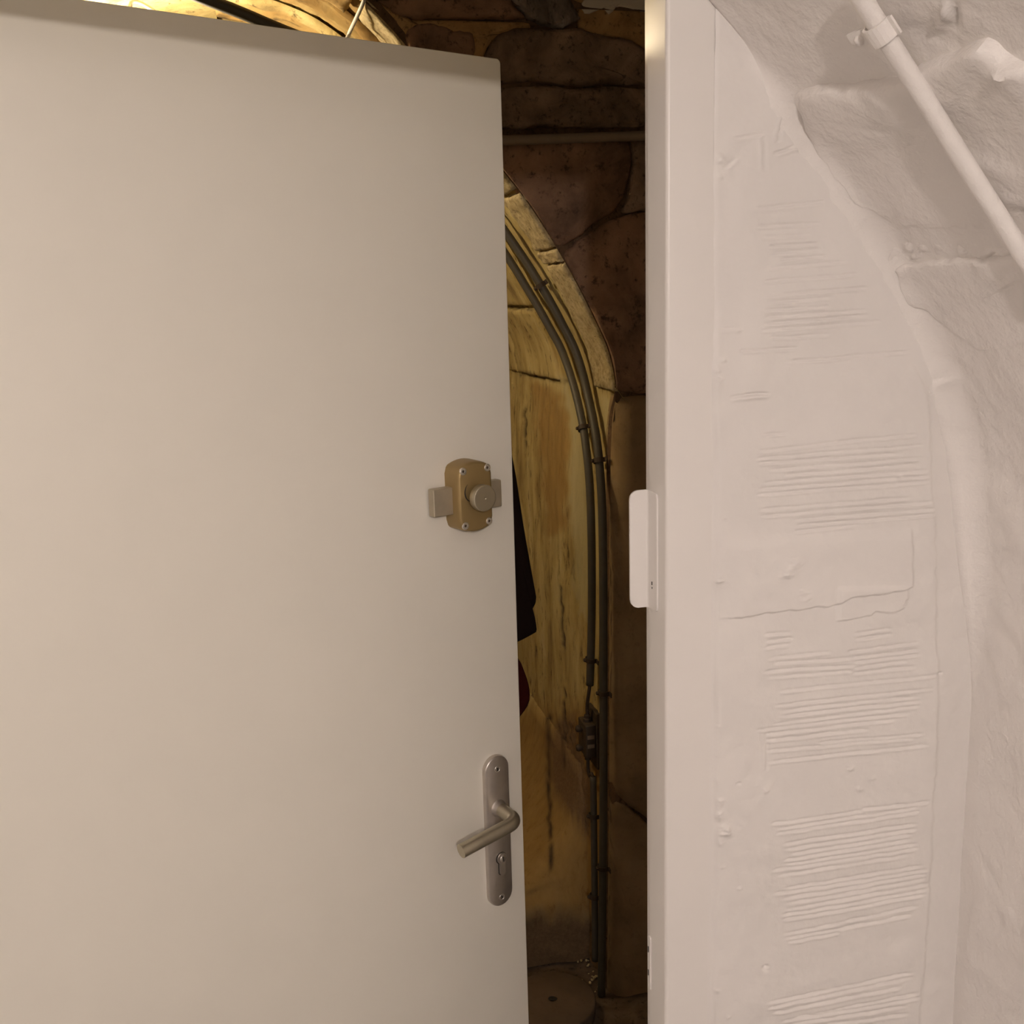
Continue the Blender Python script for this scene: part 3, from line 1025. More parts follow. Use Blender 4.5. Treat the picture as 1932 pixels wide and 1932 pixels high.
# keyhole-shaped cylinder: dark gap with the metal barrel inside
def keyhole(w, r, zc, zlow, n=16):
    a0 = math.asin(w / r)
    top = [(r * math.sin(a), zc + r * -math.cos(a)) for a in np.linspace(a0, 2 * math.pi - a0, n * 2)]
    low = [(w * math.cos(a), zlow + w * math.sin(a)) for a in np.linspace(math.pi, 2 * math.pi, n // 2)]
    return [(x, z) for (x, z) in top] + low


cyl_x, cyl_z = PX + .0012, 0.9592
slab('keyhole_gap', keyhole(.0054, .0090, cyl_z, cyl_z - .0215), lambda p, t: (cyl_x + p[0], -.0081 - t, p[1]), .00025, M_BLACK, hp)
cy = slab('lock_cylinder', keyhole(.0047, .0081, cyl_z, cyl_z - .0215), lambda p, t: (cyl_x + .0005 + p[0], -.0070 - t, p[1]), .0042, M_ALU, hp)
lathe('key_plug', [(.0052, 0.0), (.0052, .0009), (.0046, .0013), (.00005, .0013)], (cyl_x + .0012, -.0110, cyl_z - .0002), (0, -1, 0), M_SCREW, hp, 24)
box('key_slot', (cyl_x + .0004, -.0128, cyl_z - .0040), (cyl_x + .0018, -.0120, cyl_z + .0038), M_BLACK, hp)

# --- hooks on the far side of the door
for (x, z) in ((0.72, 1.757), (0.79, 1.300)):
    tube('hook', [(x, .040, z), (x, .075, z - .004), (x, .088, z + .004), (x, .092, z + .018)], .0035, M_STEEL, door, 10)

D2W = Matrix.Translation((HX, HY, 0)) @ Matrix.Rotation(ANG, 4, 'Z')


def pillow(name, outline, depth, y0, mat, parent, seed, flat=.004, n=60):
    """soft cloth shape in the door's x-z plane, bulging in y"""
    o = rough_outline(outline, n, 0.0, seed, 1)
    c = o.mean(0)
    V = []; F = []
    ringr = [1.0, .97, .9, .75, .5, .25]
    for side in (-1, 1):
        for r in ringr:
            p = c + (o - c) * r
            h = depth * math.sqrt(max(0, 1 - r ** 3)) + .010 * fbm(p[:, 0] * 16, p[:, 1] * 5, 3, seed) * (1 - r ** 4) + flat * .5
            V += [tuple(D2W @ Vector((a, y0 + side * hh_, b))) for (a, b), hh_ in zip(p, h)]
        V.append(tuple(D2W @ Vector((c[0], y0 + side * depth, c[1]))))
    m = len(o); blk = len(ringr) * m + 1
    for s_ in (0, 1):
        for k in range(len(ringr) - 1):
            for j in range(m):
                F.append((s_ * blk + k * m + j, s_ * blk + k * m + (j + 1) % m, s_ * blk + (k + 1) * m + (j + 1) % m, s_ * blk + (k + 1) * m + j))
        for j in range(m):
            F.append((s_ * blk + (len(ringr) - 1) * m + j, s_ * blk + (len(ringr) - 1) * m + (j + 1) % m, s_ * blk + blk - 1))
    for j in range(m):
        F.append((j, (j + 1) % m, blk + (j + 1) % m, blk + j))
    ob = mesh(name, V, F, mat, parent, True)
    bm = bmesh.new(); bm.from_mesh(ob.data); bmesh.ops.recalc_face_normals(bm, faces=bm.faces); bm.to_mesh(ob.data); bm.free()
    return ob


jk = empty('jacket', (0, 0, 0))
tag(jk, 'black jacket hanging behind the door, its sleeve edge showing past the leaf', 'jacket')
pillow('body', [(.60, 1.70), (.68, 1.745), (.74, 1.745), (.80, 1.70), (.84, 1.60), (.845, 1.42), (.835, 1.30), (.60, 1.29), (.575, 1.45), (.58, 1.62)], .020, .070, M_JACKET, jk, 5)
pillow('sleeve', [(.80, 1.64), (.85, 1.615), (.868, 1.57), (.8815, 1.509), (.8885, 1.46), (.8955, 1.412), (.906, 1.355), (.9165, 1.2985), (.9165, 1.2975), (.9085, 1.2893), (.9075, 1.282), (.9083, 1.275), (.9125, 1.263), (.9168, 1.2528), (.9155, 1.2510), (.898, 1.247), (.880, 1.2435), (.852, 1.240), (.840, 1.30), (.83, 1.45)], .014, .070, M_JACKET, jk, 8, n=90)
tube('hanging_loop', [tuple(D2W @ Vector(p)) for p in ((.70, .075, 1.735), (.705, .088, 1.762), (.72, .089, 1.772), (.735, .088, 1.762), (.74, .075, 1.735))], .002, M_JACKET, jk, 8)

bg = empty('cloth_bag', (0, 0, 0))
tag(bg, 'dark maroon cloth bag bulging past the door edge under the black jacket', 'bag')
pillow('bag_body', [(.75, 1.235), (.80, 1.245), (.86, 1.24), (.8806, 1.2186), (.8926, 1.190), (.8998, 1.163), (.8971, 1.142), (.8814, 1.1275), (.84, 1.10), (.74, 1.10), (.70, 1.15), (.715, 1.21)], .018, .070, M_MAROON, bg, 12)
tube('strap', [tuple(D2W @ Vector(p)) for p in ((.765, .070, 1.232), (.775, .084, 1.285), (.79, .0925, 1.306), (.805, .084, 1.285), (.815, .070, 1.235))], .003, M_MAROON, bg, 8)

# ================================================================== CELLAR BEYOND THE DOOR
# --- dark stone wall with the arch
def prof_full():
    return VC.p


ARR = 0.050            # the low part of the arch edge is rounded off


def f_round(x, z):
    d = np.clip(np.asarray(x) - VC.X(np.minimum(z, VC.crown)), 0, ARR)
    low = smooth01((1.56 - np.asarray(z)) / .10)
    return (ARR - np.sqrt(np.clip(ARR ** 2 - (ARR - d) ** 2, 0, None))) * low


def build_stone_wall():
    rows = []
    # right of the arch, below the crown
    zs = np.concatenate([np.arange(0, 2.334, .02), [2.334]])
    t = np.linspace(0, 1, 44) ** 2.0
    Z, Tt = np.meshgrid(zs, t, indexing='ij')
    X0 = VC.X(Z)
    X = X0 + (1.0 - X0) * Tt
    Yd = F_Y + f_round(X, Z) + .004 * fbm(X * 25, Z * 25, 4, 90) * smooth01(Tt * 8) + .018 * smooth01(Tt * 12)
    A = np.stack([X, Yd, Z], -1)
    xs = np.linspace(-.42, 1.0, 60)
    zz = np.array([np.interp(x, VC.p[::-1, 0], VC.p[::-1, 1]) if x < VC.X(2.334) else 2.334 for x in xs])
    tt = np.linspace(0, 1, 16)
    X, Tt = np.meshgrid(xs, tt, indexing='ij')
    Z = zz[:, None] + (2.68 - zz[:, None]) * Tt
    Yd = F_Y + .004 * fbm(X * 25, Z * 25, 4, 90) * smooth01(Tt * 8) + .018 * smooth01(Tt * 8)
    B = np.stack([X, Yd, Z], -1)
    V = []; F = []
    for G, mir in ((A, 0), (B, 0), (A, 1), (B, 1)):
        n, m = G.shape[:2]; off = len(V)
        P = G.reshape(-1, 3).copy()
        if mir: P[:, 0] = -.84 - P[:, 0]
        V += list(map(tuple, P))
        for i in range(n - 1):
            for j in range(m - 1):
                q = (off + i * m + j, off + i * m + j + 1, off + (i + 1) * m + j + 1, off + (i + 1) * m + j)
                F.append(q[::-1] if mir else q)
    o = mesh('wall_far', V, F, M_DARKMORTAR, None, True)
    tag(o, 'dark brown rubble stone wall with an arch seen through the gap beside the door', 'wall', kind='structure')
    return o


wf = build_stone_wall()


def f_map(pts2, h):
    """pts2 = (x, z) on the stone wall, h towards the door"""
    x = np.maximum(pts2[:, 0], VC.X(np.minimum(pts2[:, 1], VC.crown)) + .003)
    x = np.where(pts2[:, 1] > VC.crown, pts2[:, 0], x)
    return np.stack([x, F_Y + .004 + f_round(x, pts2[:, 1]) - h, pts2[:, 1]], -1)


def f_px(poly):
    P = on_plane(np.array(poly, float), (0, F_Y - .012, 0), (0, -1, 0))
    return P[:, [0, 2]]


STONES = [
    ([(700, -48), (958, -48), (968, 0), (1000, 34), (940, 30), (860, 31), (762, 30), (738, 22), (712, -6)], M_STONE_B, .010),
    ([(764, 60), (772, 45), (830, 44), (896, 58), (902, 80), (896, 124), (840, 150), (800, 140), (772, 100)], M_STONE_B, .008),
    ([(914, 112), (922, 86), (950, 56), (1000, 52), (1045, 52), (1100, 50), (1128, 62), (1180, 68), (1210, 84), (1250, 104), (1250, 158), (1180, 156), (1140, 153), (1110, 160), (1060, 157), (1020, 150), (950, 154), (914, 150)], M_STONE, .016),
    ([(896, 172), (945, 162), (1000, 162), (1040, 158), (1090, 166), (1130, 161), (1180, 164), (1250, 162), (1250, 236), (1150, 239), (1030, 238), (905, 244)], M_STONE, .009),
    ([(880, 262), (950, 254), (1050, 252), (1150, 251), (1190, 258), (1196, 300), (1187, 345), (1168, 392), (1122, 420), (1090, 452), (1050, 470), (1020, 430), (985, 390), (940, 340), (905, 300)], M_STONE_B, .010),
    ([(1200, 256), (1250, 256), (1250, 392), (1180, 402), (1194, 350)], M_STONE, .007),
    ([(1060, 478), (1092, 460), (1126, 430), (1172, 408), (1250, 396), (1250, 741), (1200, 742), (1150, 738), (1120, 660), (1090, 580)], M_STONE_B, .009),
    ([(1130, 752), (1180, 750), (1250, 748), (1250, 1300), (1250, 1570), (1205, 1534), (1130, 1484), (1130, 1250), (1130, 980)], M_PLASTER, .011),
    ([(1130, 1494), (1205, 1543), (1250, 1582), (1250, 1932), (1190, 1932), (1130, 1900)], M_PLASTER, .011),
    ([(964, -8), (1000, -30), (1062, -30), (1086, 4), (1098, 36), (1070, 47), (1036, 46), (1008, 34), (980, 10)], M_STONE_G, .013),
    ([(812, 154), (900, 138), (910, 168), (896, 240), (880, 254), (840, 214)], M_STONE, .010),
    ([(620, -130), (950, -130), (1050, -130), (1050, -40), (950, -56), (700, -58), (650, -90)], M_STONE, .012),
]
for k, (poly, m_, th) in enumerate(STONES):
    o2 = f_px(poly)
    o2 = resample(np.vstack([o2, o2[:1]]), 65)[:-1]
    o2 = .25 * np.roll(o2, 1, 0) + .5 * o2 + .25 * np.roll(o2, -1, 0)
    w2 = .007 * np.stack([fbm(o2[:, 0] * 45, o2[:, 1] * 45, 3, 400 + k), fbm(o2[:, 0] * 45, o2[:, 1] * 45, 3, 430 + k)], -1)
    o2 = o2 + w2
    fan_stone('stone', o2.mean(0), o2, f_map, th, m_, wf, rough=.016 if m_ is not M_PLASTER else .006, seed=100 + k, ns=15, rings=(1.0, 0.97, 0.90, 0.84, 0.78, 0.70, 0.60, 0.48, 0.34, 0.18))
# ochre bedding mortar left between the upper stones
for k, poly in enumerate([[(700, -10), (736, 24), (760, 32), (860, 33), (1004, 37), (1010, 50), (952, 54), (924, 84), (914, 112), (914, 150), (880, 180), (800, 170), (760, 110), (730, 60)],
                          [(1080, -30), (1250, -60), (1250, 100), (1212, 84), (1182, 68), (1130, 62), (1098, 48), (1096, 20)]]):
    o2 = f_px(poly)
    o2 = resample(np.vstack([o2, o2[:1]]), 57)[:-1]
    fan_stone('mortar', o2.mean(0), o2, lambda p, h: f_map(p, h - .006), .006, M_MORTAR, wf, rough=.006, seed=180 + k, ns=20, sink=.012)
# the rest of the coursing, out of the gap's sight from here
rnd = random.Random(3)
for (zb, zt_) in ((0.02, .30), (.31, .62), (.63, .93), (.94, 1.22), (1.23, 1.52), (1.53, 1.78), (1.79, 2.02), (2.03, 2.28), (2.29, 2.52)):
    x = .505 + rnd.uniform(0, .03)
    while x < .93:
        w_ = rnd.uniform(.16, .28)
        x1 = min(x + w_, .97)
        pl = [(x, zb), (x + (x1 - x) * .5, zb - .004), (x1, zb + .003), (x1 + .004, (zb + zt_) / 2), (x1, zt_), (x + (x1 - x) * .4, zt_ + .003), (x, zt_ - .004)]
        o2 = rough_outline(pl, 24, .03, int(x * 100), 1)
        fan_stone('stone', o2.mean(0), o2, f_map, .012, rnd.choice([M_STONE, M_STONE_B]), wf, rough=.010, seed=int(x * 977 + zb * 31), ns=18)
        x = x1 + .012
# old whitewash left on the mortar at the top
for k, poly in enumerate([[(1102, -8), (1150, -22), (1250, -25), (1250, 16), (1215, 20), (1178, 8), (1160, 12), (1158, 22), (1150, 25), (1146, 12), (1128, 14), (1116, 24), (1104, 20)],
                          [(1152, 8), (1166, 6), (1164, 16), (1153, 24)]]):
    o2 = rough_outline(f_px(poly), 40, .03, k, 1)
    fan_stone('whitewash_patch', o2.mean(0), o2, lambda p, h: f_map(p, h), .003, M_LIME, wf, rough=.003, seed=140 + k, sink=.012)

# --- vault behind the arch
def poly_mask(u, v, poly, soft):
    """soft inside mask of a pixel polygon"""
    p = np.asarray(poly, float); n = len(p)
    ins = np.zeros(u.shape, bool); dist = np.full(u.shape, 1e9)
    for i in range(n):
        x0, y0 = p[i]; x1, y1 = p[(i + 1) % n]
        c = ((y0 > v) != (y1 > v)) & (u < (x1 - x0) * (v - y0) / (y1 - y0 + 1e-12) + x0)
        ins ^= c
        L2 = (x1 - x0) ** 2 + (y1 - y0) ** 2 + 1e-9
        t = np.clip(((u - x0) * (x1 - x0) + (v - y0) * (y1 - y0)) / L2, 0, 1)
        dist = np.minimum(dist, np.hypot(u - x0 - t * (x1 - x0), v - y0 - t * (y1 - y0)))
    d = np.where(ins, dist, -dist)
    return smooth01(.5 + d / (2 * soft))


def vault_attr(P, S, Y):
    u, v = project(P.reshape(-1, 3)); u = u.reshape(S.shape); v = v.reshape(S.shape)
    wu = u + 16 * fbm(u / 22, v / 40, 3, 201); wv = v + 22 * fbm(u / 22, v / 40, 3, 207)
    pale = .75 * poly_mask(wu, wv, [(1060, 700), (1095, 760), (1112, 900), (1116, 1010), (1108, 1180), (1085, 1160), (1076, 960), (1070, 800)], 8)
    pale = np.maximum(pale, .55 * poly_mask(wu, wv, [(1125, 740), (1152, 760), (1168, 940), (1150, 950), (1140, 830)], 8))
    ochre = .8 * poly_mask(wu, wv, [(1000, 720), (1062, 740), (1070, 880), (1074, 1000), (1040, 1010), (1015, 900)], 14)
    ochre = np.maximum(ochre, .85 * smooth01((wv - 1290) / 90) * smooth01((1760 - wv) / 60))
    ochre = np.maximum(ochre, .8 * smooth01((S - VC.s_of_z(2.20)) / .06) * smooth01((1.42 + .1 * fbm(S * 9, Y * 9, 3, 5) - Y) / .06))
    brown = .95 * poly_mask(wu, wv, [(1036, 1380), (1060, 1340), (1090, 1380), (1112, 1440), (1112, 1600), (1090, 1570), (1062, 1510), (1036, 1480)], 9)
    brown = np.maximum(brown, .97 * smooth01((wv - 1690) / 60))  # soft shade along the foot of wall and ledge, painted in as brown
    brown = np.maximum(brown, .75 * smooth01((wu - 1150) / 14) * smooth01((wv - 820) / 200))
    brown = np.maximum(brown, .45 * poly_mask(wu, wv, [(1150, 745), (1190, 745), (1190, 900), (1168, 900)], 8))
    crack = np.zeros(u.shape)
    for (x0, y0, x1, y1, w_) in [(1054, 1105, 1060, 1225, 2.6), (1033, 1350, 1040, 1640, 4.2), (986, 770, 988, 845, 2), (958, 580, 1008, 583, 2.4), (975, 706, 1000, 705, 2.6), (1000, 709, 1070, 722, 2.6), (1064, 1440, 1062, 1300, 2.6)]:
        L = math.hypot(x1 - x0, y1 - y0)
        tx, ty = (x1 - x0) / L, (y1 - y0) / L
        t = (u - x0) * tx + (v - y0) * ty
        d = -(u - x0) * ty + (v - y0) * tx + 4 * fbm(t / 14, t * 0, 3, int(x0))
        crack = np.maximum(crack, np.exp(-(d / w_) ** 2) * smooth01((t + 6) / 12) * smooth01((L + 6 - t) / 12) * np.clip(.9 + 1.2 * fbm(t / 10, t * 0, 2, 9), 0, 1))
    upz = smooth01((S - VC.s_of_z(2.02)) / .3)
    st = np.abs(fbm(S * 6 + fbm(S * 4, Y * 9, 2, 77), Y * 40, 4, 78))
    crack = np.maximum(crack, .85 * upz * smooth01((.085 - st) / .07) * smooth01(.55 + 2.2 * fbm(S * 7, Y * 12, 2, 79)))
    st2 = np.abs(fbm(S * 14, Y * 95, 3, 178))
    crack = np.maximum(crack, .6 * upz * smooth01((.05 - st2) / .05) * smooth01(.4 + 2.5 * fbm(S * 12, Y * 18, 2, 179)))
    ochre = np.maximum(ochre, .7 * upz * smooth01(.2 + 2.5 * fbm(S * 9, Y * 24, 3, 80)))
    return {'pale': pale, 'ochre': ochre, 'brown': brown, 'crack': crack}


def vault_h(P0, S, Y):
    at = vault_attr(P0, S, Y)
    up = smooth01((S - VC.s_of_z(1.95)) / .35)
    h = .007 * fbm(S * 5, Y * 16, 4, 150) + .003 * fbm(S * 26, Y * 50, 4, 151)
    h = h - up * (.004 + .034 * np.abs(fbm(S * 5 + 2 * fbm(S * 3, Y * 9, 2, 7), Y * 34, 4, 152)) + .016 * np.abs(fbm(S * 16, Y * 80, 3, 153)))
    h = h - .006 * at['crack'] + at['brown'] * .010 * fbm(S * 60, Y * 60, 4, 154)
    low = smooth01((1.56 - P0[..., 2]) / .10)
    return h * smooth01((Y - 1.2) / .02) - .004 * smooth01((Y - 1.2) / .02) - .06 * low * smooth01((1.2 + ARR - Y) / .008), at


SS_ = np.concatenate([np.arange(0, VC.L, .0075), [VC.L]])
YY_ = np.concatenate([np.arange(1.2, 2.4, .008), np.linspace(2.4, 3.4, 12)])
S3, Y3 = np.meshgrid(SS_, YY_, indexing='ij')
P0 = VC.pos(S3.ravel(), Y3.ravel(), np.zeros(S3.size)).reshape(S3.shape + (3,))
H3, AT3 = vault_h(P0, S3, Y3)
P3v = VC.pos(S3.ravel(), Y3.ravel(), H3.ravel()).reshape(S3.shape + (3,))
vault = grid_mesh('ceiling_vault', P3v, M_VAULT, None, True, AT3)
tag(vault, 'ochre limewashed barrel vault glowing yellow in lamplight beyond the arch', 'vault', kind='structure')
Pm = VC.pos(*[a.ravel() for a in np.meshgrid(np.linspace(0, VC.L, 60), np.linspace(1.2, 3.4, 24), indexing='ij')]).reshape(60, 24, 3)
Pm[..., 0] = -.84 - Pm[..., 0]
zer = np.zeros((60, 24))
tag(grid_mesh('wall_vault_left', Pm, M_VAULT, None, True, {'pale': zer, 'ochre': zer, 'brown': zer, 'crack': zer}, flip=True), 'left flank of the ochre vault', 'wall', kind='structure')
tag(box('wall_vault_end', (-1.4, 3.4, 0), (.6, 3.5, 2.7), M_STONE), 'end wall of the ochre vault', 'wall', kind='structure')

# ring of pale tooled stones lining the arch edge
sj = [VC.s_of_z(VC.xz(VC.hit([p])[0][0])[1]) for p in ((1158, 738), (1046, 497), (962, 368))]
ring = [(sj[0], sj[1] - .001, 1.201, 1.335), (sj[1] + .002, sj[1] + .034, 1.203, 1.345), (sj[1] + .036, sj[2] - .003, 1.201, 1.345), (sj[2] + .005, sj[2] + .26, 1.201, 1.33), (sj[2] + .266, sj[2] + .47, 1.201, 1.30)]
for k, (a, b_, y0, y1) in enumerate(ring):
    patch_stone('stone', VC, a, b_, y0, y1, .007, M_RING, vault, 22, 12, .005, 300 + k, .005, freq=(60, 60))

# larger limewashed blocks, bedded along the vault
jz = [VC.hit([p])[0][0] for p in ((1020, 714), (985, 580))]
blocks = []
blocks += [(jz[0] + .004, jz[1] - .004, 1.64, 2.05), (jz[0] + .004, jz[1] - .004, 2.06, 2.5)]
blocks += [(jz[1] + .004, jz[1] + .26, 1.66, 1.93), (jz[1] + .004, jz[1] + .26, 1.94, 2.4), (jz[1] + .27, jz[1] + .5, 1.66, 2.2)]
for k, (a, b_, y0, y1) in enumerate(blocks):
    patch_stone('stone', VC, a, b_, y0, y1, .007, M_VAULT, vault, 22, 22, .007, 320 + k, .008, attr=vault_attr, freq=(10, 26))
# rough stones of the upper vault, long and thin along the curve
for k, (a, b_, y0, y1) in enumerate([(sj[2] + .30, sj[2] + .66, 1.35, 1.47), (sj[2] + .50, sj[2] + .78, 1.203, 1.33), (sj[2] + .70, VC.L - .02, 1.36, 1.50), (sj[2] + .45, sj[2] + .8, 1.54, 1.72), (sj[2] + .82, VC.L - .01, 1.55, 1.74)]):
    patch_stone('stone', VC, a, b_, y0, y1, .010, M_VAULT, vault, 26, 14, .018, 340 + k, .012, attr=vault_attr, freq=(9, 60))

# passage between the door wall and the stone wall
tag(box('ceiling_passage', (-2.0, 0.10, 2.66), (1.0, 1.25, 2.76), M_STONE), 'stone ceiling of the passage behind the door', 'ceiling', kind='structure')
tag(box('wall_passage_right', (0.99, 0.02, 0), (1.09, 1.25, 2.7), M_STONE), 'stone side wall of the passage to the right', 'wall', kind='structure')
tag(box('wall_passage_left', (-2.0, 0.02, 0), (-1.9, 1.25, 2.7), M_STONE), 'stone side wall of the passage to the left', 'wall', kind='structure')
xs, ys = np.meshgrid(np.linspace(-2.0, 1.0, 100), np.linspace(.06, 3.45, 110), indexing='ij')
zf = .012 * fbm(xs * 7, ys * 7, 4, 160) - .004
zf = np.where(ys < .12, -.002, zf)
tag(grid_mesh('floor_cellar', np.stack([xs, ys, zf], -1), M_EARTH, None, True), 'dark earth floor of the cellar', 'floor', kind='structure')

# crumbs of fallen plaster at the foot of the wall
bm = bmesh.new()
rr = random.Random(11)
for _ in range(26):
    y = rr.uniform(1.22, 1.36); x = VC.X(.0) - abs(rr.gauss(0, .02)) - .006
    s_ = rr.uniform(.0015, .004)
    m_ = Matrix.Translation((x, y, s_ * .4)) @ Matrix.Rotation(rr.uniform(0, 6), 4, 'Z') @ Matrix.Diagonal((s_ * 1.4, s_, s_ * .7, 1))
    bmesh.ops.create_icosphere(bm, subdivisions=1, radius=1.0, matrix=m_)
tag(from_bm('plaster_crumbs', bm, M_RING), 'pale plaster crumbs along the foot of the vault wall', 'crumbs', kind='stuff')

# low stone ledge across the foot of the vault
lp = on_plane([(1060, 1815)], (0, 0, 0), (0, 0, 1))[0]
tb = on_plane([(1060, 1700)], (0, lp[1], 0), (0, -1, 0))[0]
lx = np.concatenate([np.linspace(-.40, .16, 30)[:-1], np.linspace(.16, .375, 44)])
tz = tb[2]
re_ = .05
ph = np.linspace(0, math.pi / 2, 12)
prof_l = np.concatenate([np.stack([np.zeros(14), np.linspace(0, tz - re_, 14)], -1)[:-1], np.stack([re_ - re_ * np.cos(ph), tz - re_ + re_ * np.sin(ph)], -1), np.stack([np.linspace(re_ + .01, .95, 50), np.full(50, tz)], -1)])
GX, GK = np.meshgrid(lx, np.arange(len(prof_l)), indexing='ij')
ly = lp[1] + prof_l[GK, 0]; lz = prof_l[GK, 1]
nn_ = .022 * fbm(GX * 9, (ly + lz) * 9, 4, 500)
# plaster swept up against the flank: the ledge runs into the wall in one curve
RF = .34
dist_w = np.clip(VC.X(lz) + .004 - GX, 0, RF)
rise = RF - np.sqrt(np.clip(RF ** 2 - (RF - dist_w) ** 2, 0, None))
rise = rise * smooth01((lz - .02) / (tz * .9)) * smooth01((ly - lp[1] + .01) / .10)
LP = np.stack([GX, ly + nn_ * (lz < tz - .003), lz + rise + .5 * nn_ * smooth01(lz / .05)], -1)
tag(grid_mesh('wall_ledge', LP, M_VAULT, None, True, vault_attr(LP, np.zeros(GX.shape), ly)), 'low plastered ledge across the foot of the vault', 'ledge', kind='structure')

# --- grey conduits following the arch
UPR = lambda l: [(930 + a / 4.026, 300 + b / 4.026) for a, b in l]
right_px = UPR([(100, 560), (225, 745), (360, 950), (465, 1125), (575, 1350), (640, 1530), (700, 1730), (745, 1915)]) + \
    [(1119, 785), (1129, 834), (1133.5, 884), (1137, 934), (1139.5, 1008), (1141, 1120), (1142.5, 1230), (1145, 1407), (1145, 1531), (1143, 1743), (1145, 1888)]
left_px = UPR([(250, 970), (345, 1110), (450, 1330), (540, 1540), (610, 1720), (650, 1860)]) + \
    [(1097, 785), (1107, 834.5), (1112.5, 884), (1115.7, 934), (1117, 1008), (1118, 1120), (1117, 1230), (1113, 1292)]
low_px = [(1119, 1466), (1120, 1531), (1122, 1640), (1123, 1743), (1123, 1812)]


def vault_path(px, lift, extra=None, n=90, deg=None):
    V_ = VC.inner(lift)
    q = V_.hit(px)
    q[:, 1] = np.maximum(q[:, 1], 1.212)
    qs = q.copy()
    for _ in range(2):
        qs[1:-1] = .25 * q[:-2] + .5 * q[1:-1] + .25 * q[2:]; q = qs.copy()
    if extra is not None: q = np.vstack([extra, q])
    q = chaikin(q, 2, False)
    q = resample(q, n)
    return V_.pos(q[:, 0], q[:, 1], np.zeros(n))


def place_clip(path, px, parent, root, r, mat=M_CLIP, lug=.014, both=True):
    d = ray_dirs([px])[0]
    w = np.asarray(path) - CAM
    u, v = project(path)
    k = int(np.argmin((u - px[0]) ** 2 + (v - px[1]) ** 2)); k = min(max(k, 1), len(path) - 2)
    s_ = VC.s_of_z(path[k][2]); nx, nz = VC.normal(np.array([s_]))
    cl, ft, n_ = saddle('saddle_clip', path[k] - root, path[k + 1] - path[k - 1], (float(nx[0]), 0, float(nz[0])), r * 1.18, .011, mat, parent, lug, r + .002, both)
    lathe('clip_nut', [(.0046, 0.0), (.0046, .006), (.0036, .0072), (.00005, .0074)], Vector(path[k] - root) + Vector(n_) * (r * 1.15), n_, mat, cl, 6, False)
    return cl


RC = .0100
VCi = VC.inner(RC + .009)
crown_q = VCi.hit([(640, 120), (720, 190), (800, 265), (880, 345)])
ex = crown_q.copy()
s_hi = VCi.hit([right_px[0]])[0]
pr = vault_path(right_px, RC + .009, ex, 130)
c1 = empty('conduit', pr[-1])
tag(c1, 'grey conduit nearer the dark wall, following the arch down to the floor', 'conduit', 'conduits bent around the arch')
tube('tube', pr - pr[-1], RC, M_CONDUIT, c1, 14)
for p in ((1025, 539), (1133, 866), (1149, 1308), (1143, 1640)):
    place_clip(pr, p, c1, pr[-1], RC)
s_hi = VCi.hit([left_px[0]])[0]
ex2 = np.array([[s_hi[0] + .45, s_hi[1] + .05], [s_hi[0] + .2, s_hi[1] + .02]])
pl_ = vault_path(left_px, RC + .009, ex2, 110)
c2 = empty('conduit', pl_[-1])
tag(c2, 'grey conduit on the inner side, ending above the dark switch box', 'conduit', 'conduits bent around the arch')
tube('tube', pl_ - pl_[-1], RC, M_CONDUIT, c2, 14)
for p in ((1103, 807), (1118, 1247)):
    place_clip(pl_, p, c2, pl_[-1], RC)
lo_ = vault_path(low_px, RC + .010, None, 40)
c3 = empty('conduit', lo_[-1])
tag(c3, 'short grey conduit below the switch box, beside the longer one', 'conduit', 'conduits bent around the arch')
tube('tube', lo_ - lo_[-1], RC * .85, M_CONDUIT, c3, 14)
for p in ((1121, 1535), (1122, 1690)):
    place_clip(lo_, p, c3, lo_[-1], RC)

# --- old switch box on the vault flank
bx_y, bx_z = 1.335, 0.655
wx = VC.X(bx_z)
sb = empty('switch_box', (wx, bx_y, bx_z))
tag(sb, 'dark old switch box with two knobs and cable glands low on the vault wall', 'switch box')
bm = bmesh.new(); add_box(bm, (-.008, -.042, -.075), (.004, .036, .075), .002); from_bm('back_plate', bm, M_BOXBROWN, sb)
bm = bmesh.new(); add_box(bm, (-.034, -.034, -.044), (-.006, .030, .044), .004, 3); from_bm('case', bm, M_BOXBROWN, sb, True)
for z in (.026, -.026):
    lathe('knob', [(.006, 0.0), (.006, .004), (.0085, .006), (.009, .013), (.007, .017), (.00005, .018)], (-.033, -.004, z), (-1, 0, 0), M_CLIP, sb, 20)
for z, s_ in ((.044, 1), (-.044, -1)):
    lathe('cable_gland', [(.011, 0.0), (.011, .007), (.0085, .009), (.0085, .016), (.006, .018), (.00005, .018)], (-.020, -.004, z), (0, 0, s_), M_CLIP, sb, 8, False)
for z in (.012, -.012):
    box('name_strip', (-.030, -.0352, z - .005), (-.012, -.0338, z + .005), M_PIPE, sb)
B = np.array([wx, bx_y, bx_z])
p_top = [pl_[-1] - B, (pl_[-1] - B) * np.array([1, 1, 1]) + np.array([-.004, -.002, -.02]), np.array([-.020, -.004, .085]), np.array([-.020, -.004, .058])]
tube('cable', chaikin(p_top, 3, False), .0045, M_CLIP, sb, 10)
p_bot = [np.array([-.020, -.004, -.058]), np.array([-.020, -.004, -.092]), np.array([-.018, -.012, -.108]), (lo_[0] - B) + np.array([-.004, .004, .012]), (lo_[0] - B)]
tube('cable', chaikin(p_bot, 3, False), .0042, M_CLIP, sb, 10)

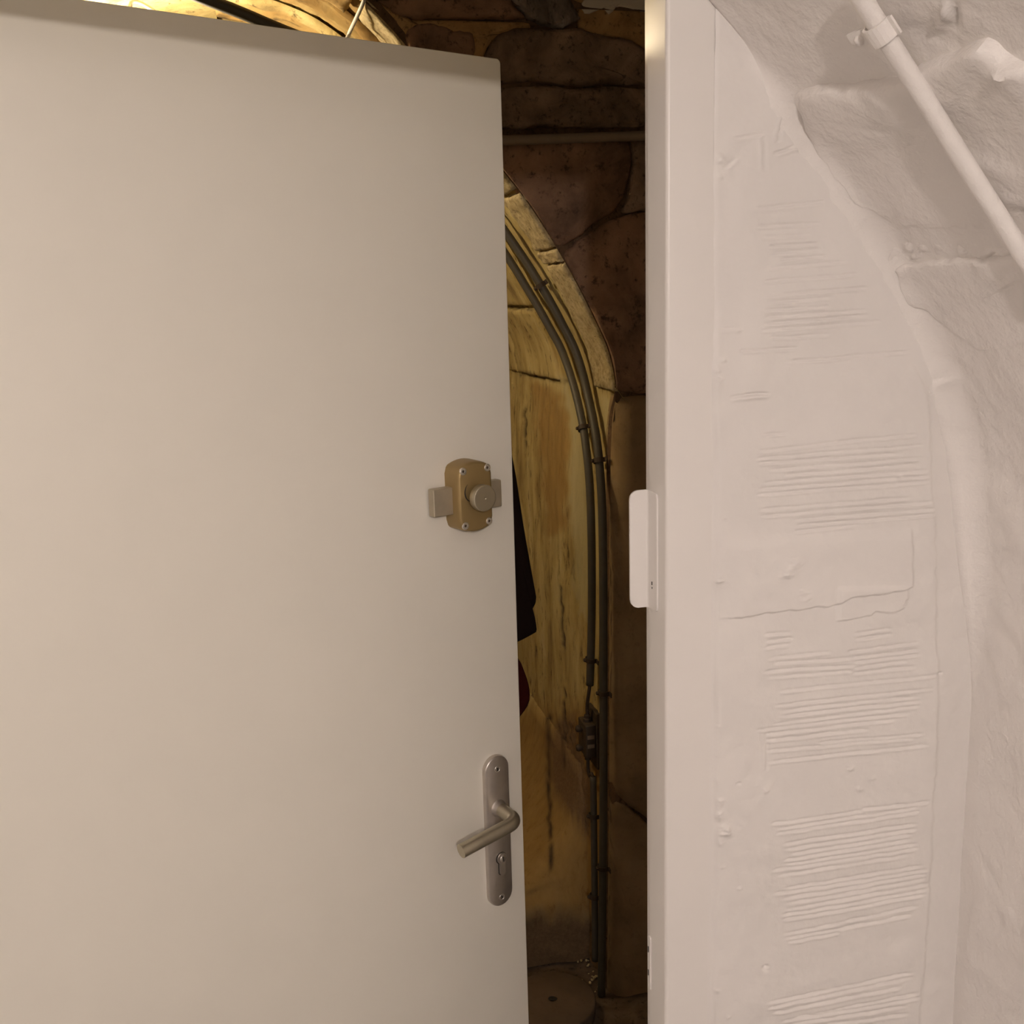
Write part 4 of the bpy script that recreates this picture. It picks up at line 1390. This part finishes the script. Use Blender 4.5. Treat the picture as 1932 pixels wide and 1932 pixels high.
# --- dark cable strung below the vault, seen over the top of the door
cb = on_plane([(384, -3), (455, 24), (512, 49)], (0, 1.245, 0), (0, -1, 0))
dcb = (cb[2] - cb[0]) / np.linalg.norm(cb[2] - cb[0])
ca = cb[0] - dcb * .30 + np.array([0, 0, -.03])
ce = cb[2] + dcb * .24
cpth = chaikin([ca, cb[0] - dcb * .12, cb[0], cb[1], cb[2], cb[2] + dcb * .12, ce], 2, False)
dc_ = empty('hanging_cable', cpth[0])
tag(dc_, 'thick dark cable strung under the bright vault just above the door', 'cable')
tube('cable', cpth - cpth[0], .0118, M_CONDUIT, dc_, 14)

# --- level pipe across the stone wall
pp = on_plane([(905, 267), (950, 264), (1085, 260), (1222, 256)], (0, 1.172, 0), (0, -1, 0))
p0, p1 = pp[0], pp[-1]
dv = (p1 - p0) / np.linalg.norm(p1 - p0)
pa, pb = p0 - dv * .25, p1 + dv * .50
pa_l = np.linspace(pa, pb, 24)
wp = empty('water_pipe', pa)
tag(wp, 'dull grey pipe running level across the dark stones above the arch', 'pipe')
tube('tube', pa_l - pa, .0102, M_PIPE, wp, 16)
for k in (4, 20):
    saddle('saddle_clip', pa_l[k] - pa, dv, (0, -1, 0), .012, .014, M_CLIP, wp, .014, .014, True)

# --- lamp inside the vault, just hidden by the top of the door, on its white flex
fx = on_plane([(690, -14), (688, 0)], (0, 1.188, 0), (0, -1, 0))
fy = on_plane([(672, 35)], (0, 1.235, 0), (0, -1, 0))[0]
fz = on_plane([(660, 60), (655, 74)], (0, 1.29, 0), (0, -1, 0))
L_ = np.array(CELLAR_LAMP_AT)
cp = [fx[0] + np.array([.03, -.001, .10]), fx[0], fx[1], fy, fz[0], fz[1], fz[1] + np.array([-.03, .03, -.03]), np.array([-.40, 1.42, 2.23]), L_ + np.array([.02, 0, .13]), L_ + np.array([0, 0, .08])]
pendant('cellar_lamp', CELLAR_LAMP_AT, 2.4, 'bare lit bulb on a white flex inside the ochre vault', CELLAR_LAMP_COLOUR, CELLAR_LAMP_POWER, M_CORD, cp)

# --- round disc on the floor
dc = on_plane([(1043, 1884)], (0, 0, .05), (0, 0, 1))[0]
dk = empty('round_lid', (dc[0], dc[1], .004))
tag(dk, 'round brown disc with a small dark hole on the cellar floor', 'lid')
lathe('disc', [(.0001, 0.0), (.100, 0.0), (.104, .004), (.107, .036), (.1065, .043), (.103, .046), (.012, .0462), (.0102, .0455), (.0098, .028), (.0001, .028)], (0, 0, 0), (0, 0, 1), M_DISC, dk, 64)
ho = lathe('hole', [(.0001, .0), (.011, .0), (.0112, .001), (.0098, .0014), (.0001, .0014)], (0, 0, .0458), (0, 0, 1), M_BLACK, dk, 24)
ho.scale = (1.0, .62, 1.0); ho.rotation_euler = (0, 0, -.35)
